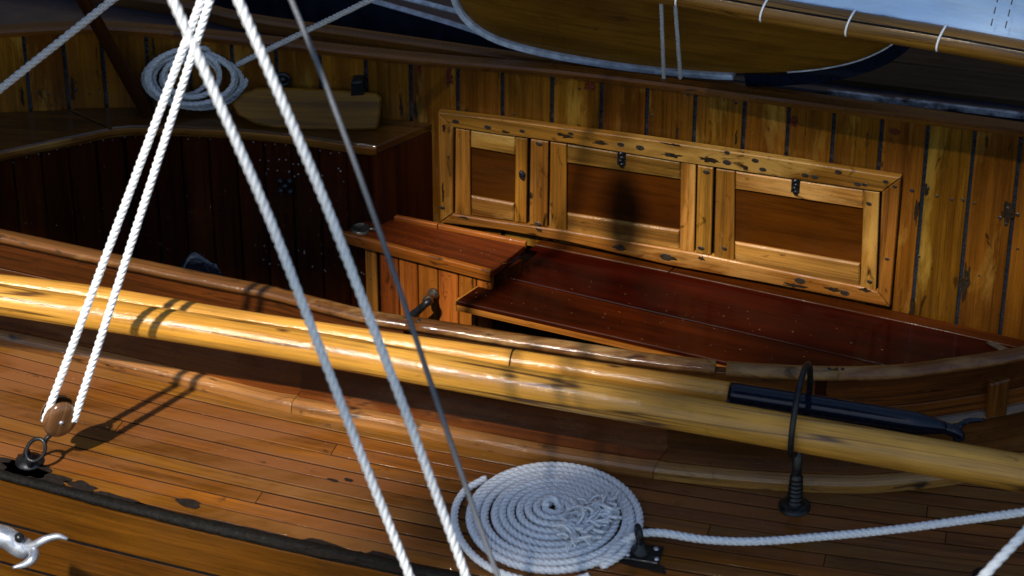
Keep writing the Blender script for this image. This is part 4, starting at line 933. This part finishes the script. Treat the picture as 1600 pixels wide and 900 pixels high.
o = drops.build('water_drops', M['drop'], None, True); tag(o, 'scattered water drops on the wet varnished wood', 'water drops', kind='stuff')

# ------------------------------------------------------------ added, outside the view: dark walls blocking sky reflections, panels shaped to cast shade
qf = empty('sky_blocker', (0, 9, wz)); tag(qf, 'tall dark brick walls added out of view to block sky light and reflections', 'blocker', kind='structure')  # unseen walls added to keep sky reflections off the varnish
M['brick'] = plain('dark_brick', (0.05, 0.035, 0.028), 0.8, scale=3, var=0.5)
slab('wall', [(-26, 9, wz), (26, 9, wz), (26, 9, 19), (-26, 9, 19)], (0, -1, 0), 3, (1, 0, 0), M['brick'], qf, 0)
slab('wall', [(-12, -4, wz), (-12, 9, wz), (-12, 9, 14), (-12, -4, 14)], (1, 0, 0), 2, (0, 1, 0), M['brick'], qf, 0)
slab('wall', [(14, 9, wz), (14, -4, wz), (14, -4, 14), (14, 9, 14)], (-1, 0, 0), 2, (0, 1, 0), M['brick'], qf, 0)
def shade_panel(name, poly, dist, label):  # flat unseen panel added towards the sun, cut to the wanted shadow
    vs = [H(x, y, 0)+SUND*dist for x, y in poly]; nrm = SUND
    o = slab(name, vs, nrm, .02, (0, 0, 1), M['sail'], None, 0); tag(o, label, 'sail', kind='structure'); return o
shade_panel('near_shade_panel', [(1200, 975), (600, 945), (500, 860), (620, 738), (900, 665), (1050, 640), (1100, 560), (1040, 425), (1130, 405), (1450, 450), (1900, 300), (2600, 700), (2000, 1100)], 13, 'large shade panel added high up outside the view, darkening the right deck and coil')  # added shade caster, outlined to darken coil, right deck and bench
shade_panel('far_shade_panel', [(-900, 230), (-300, 330), (40, 360), (420, 390), (600, 310), (660, 215), (1000, 235), (1500, 330), (2600, 350), (2400, -900), (-900, -900)], 12, 'large shade panel added beyond the view, darkening the far lining and left cockpit')  # added shade caster, outlined to darken locker, far lining and rail

hp0 = C(972, 335, .02)+SUND*2.35
hb = empty('shadow_caster', hp0); tag(hb, 'block-shaped shadow caster added on a line high above the cockpit, outside the view', 'pulley', kind='structure')  # added out of view to throw a soft shadow on the cabinet
MB().add(*lathe([(0, -.10), (.025, -.09), (.042, -.05), (.045, 0), (.040, .05), (.02, .085), (0, .09)], 16, hp0)).build('shell', M['block'], hb, True)
MB().add(*tube([hp0+V((0, 0, .08)), hp0+V((.02, .05, 2.5))], .006, 8)).build('line', M['rope_wall'], hb, True)
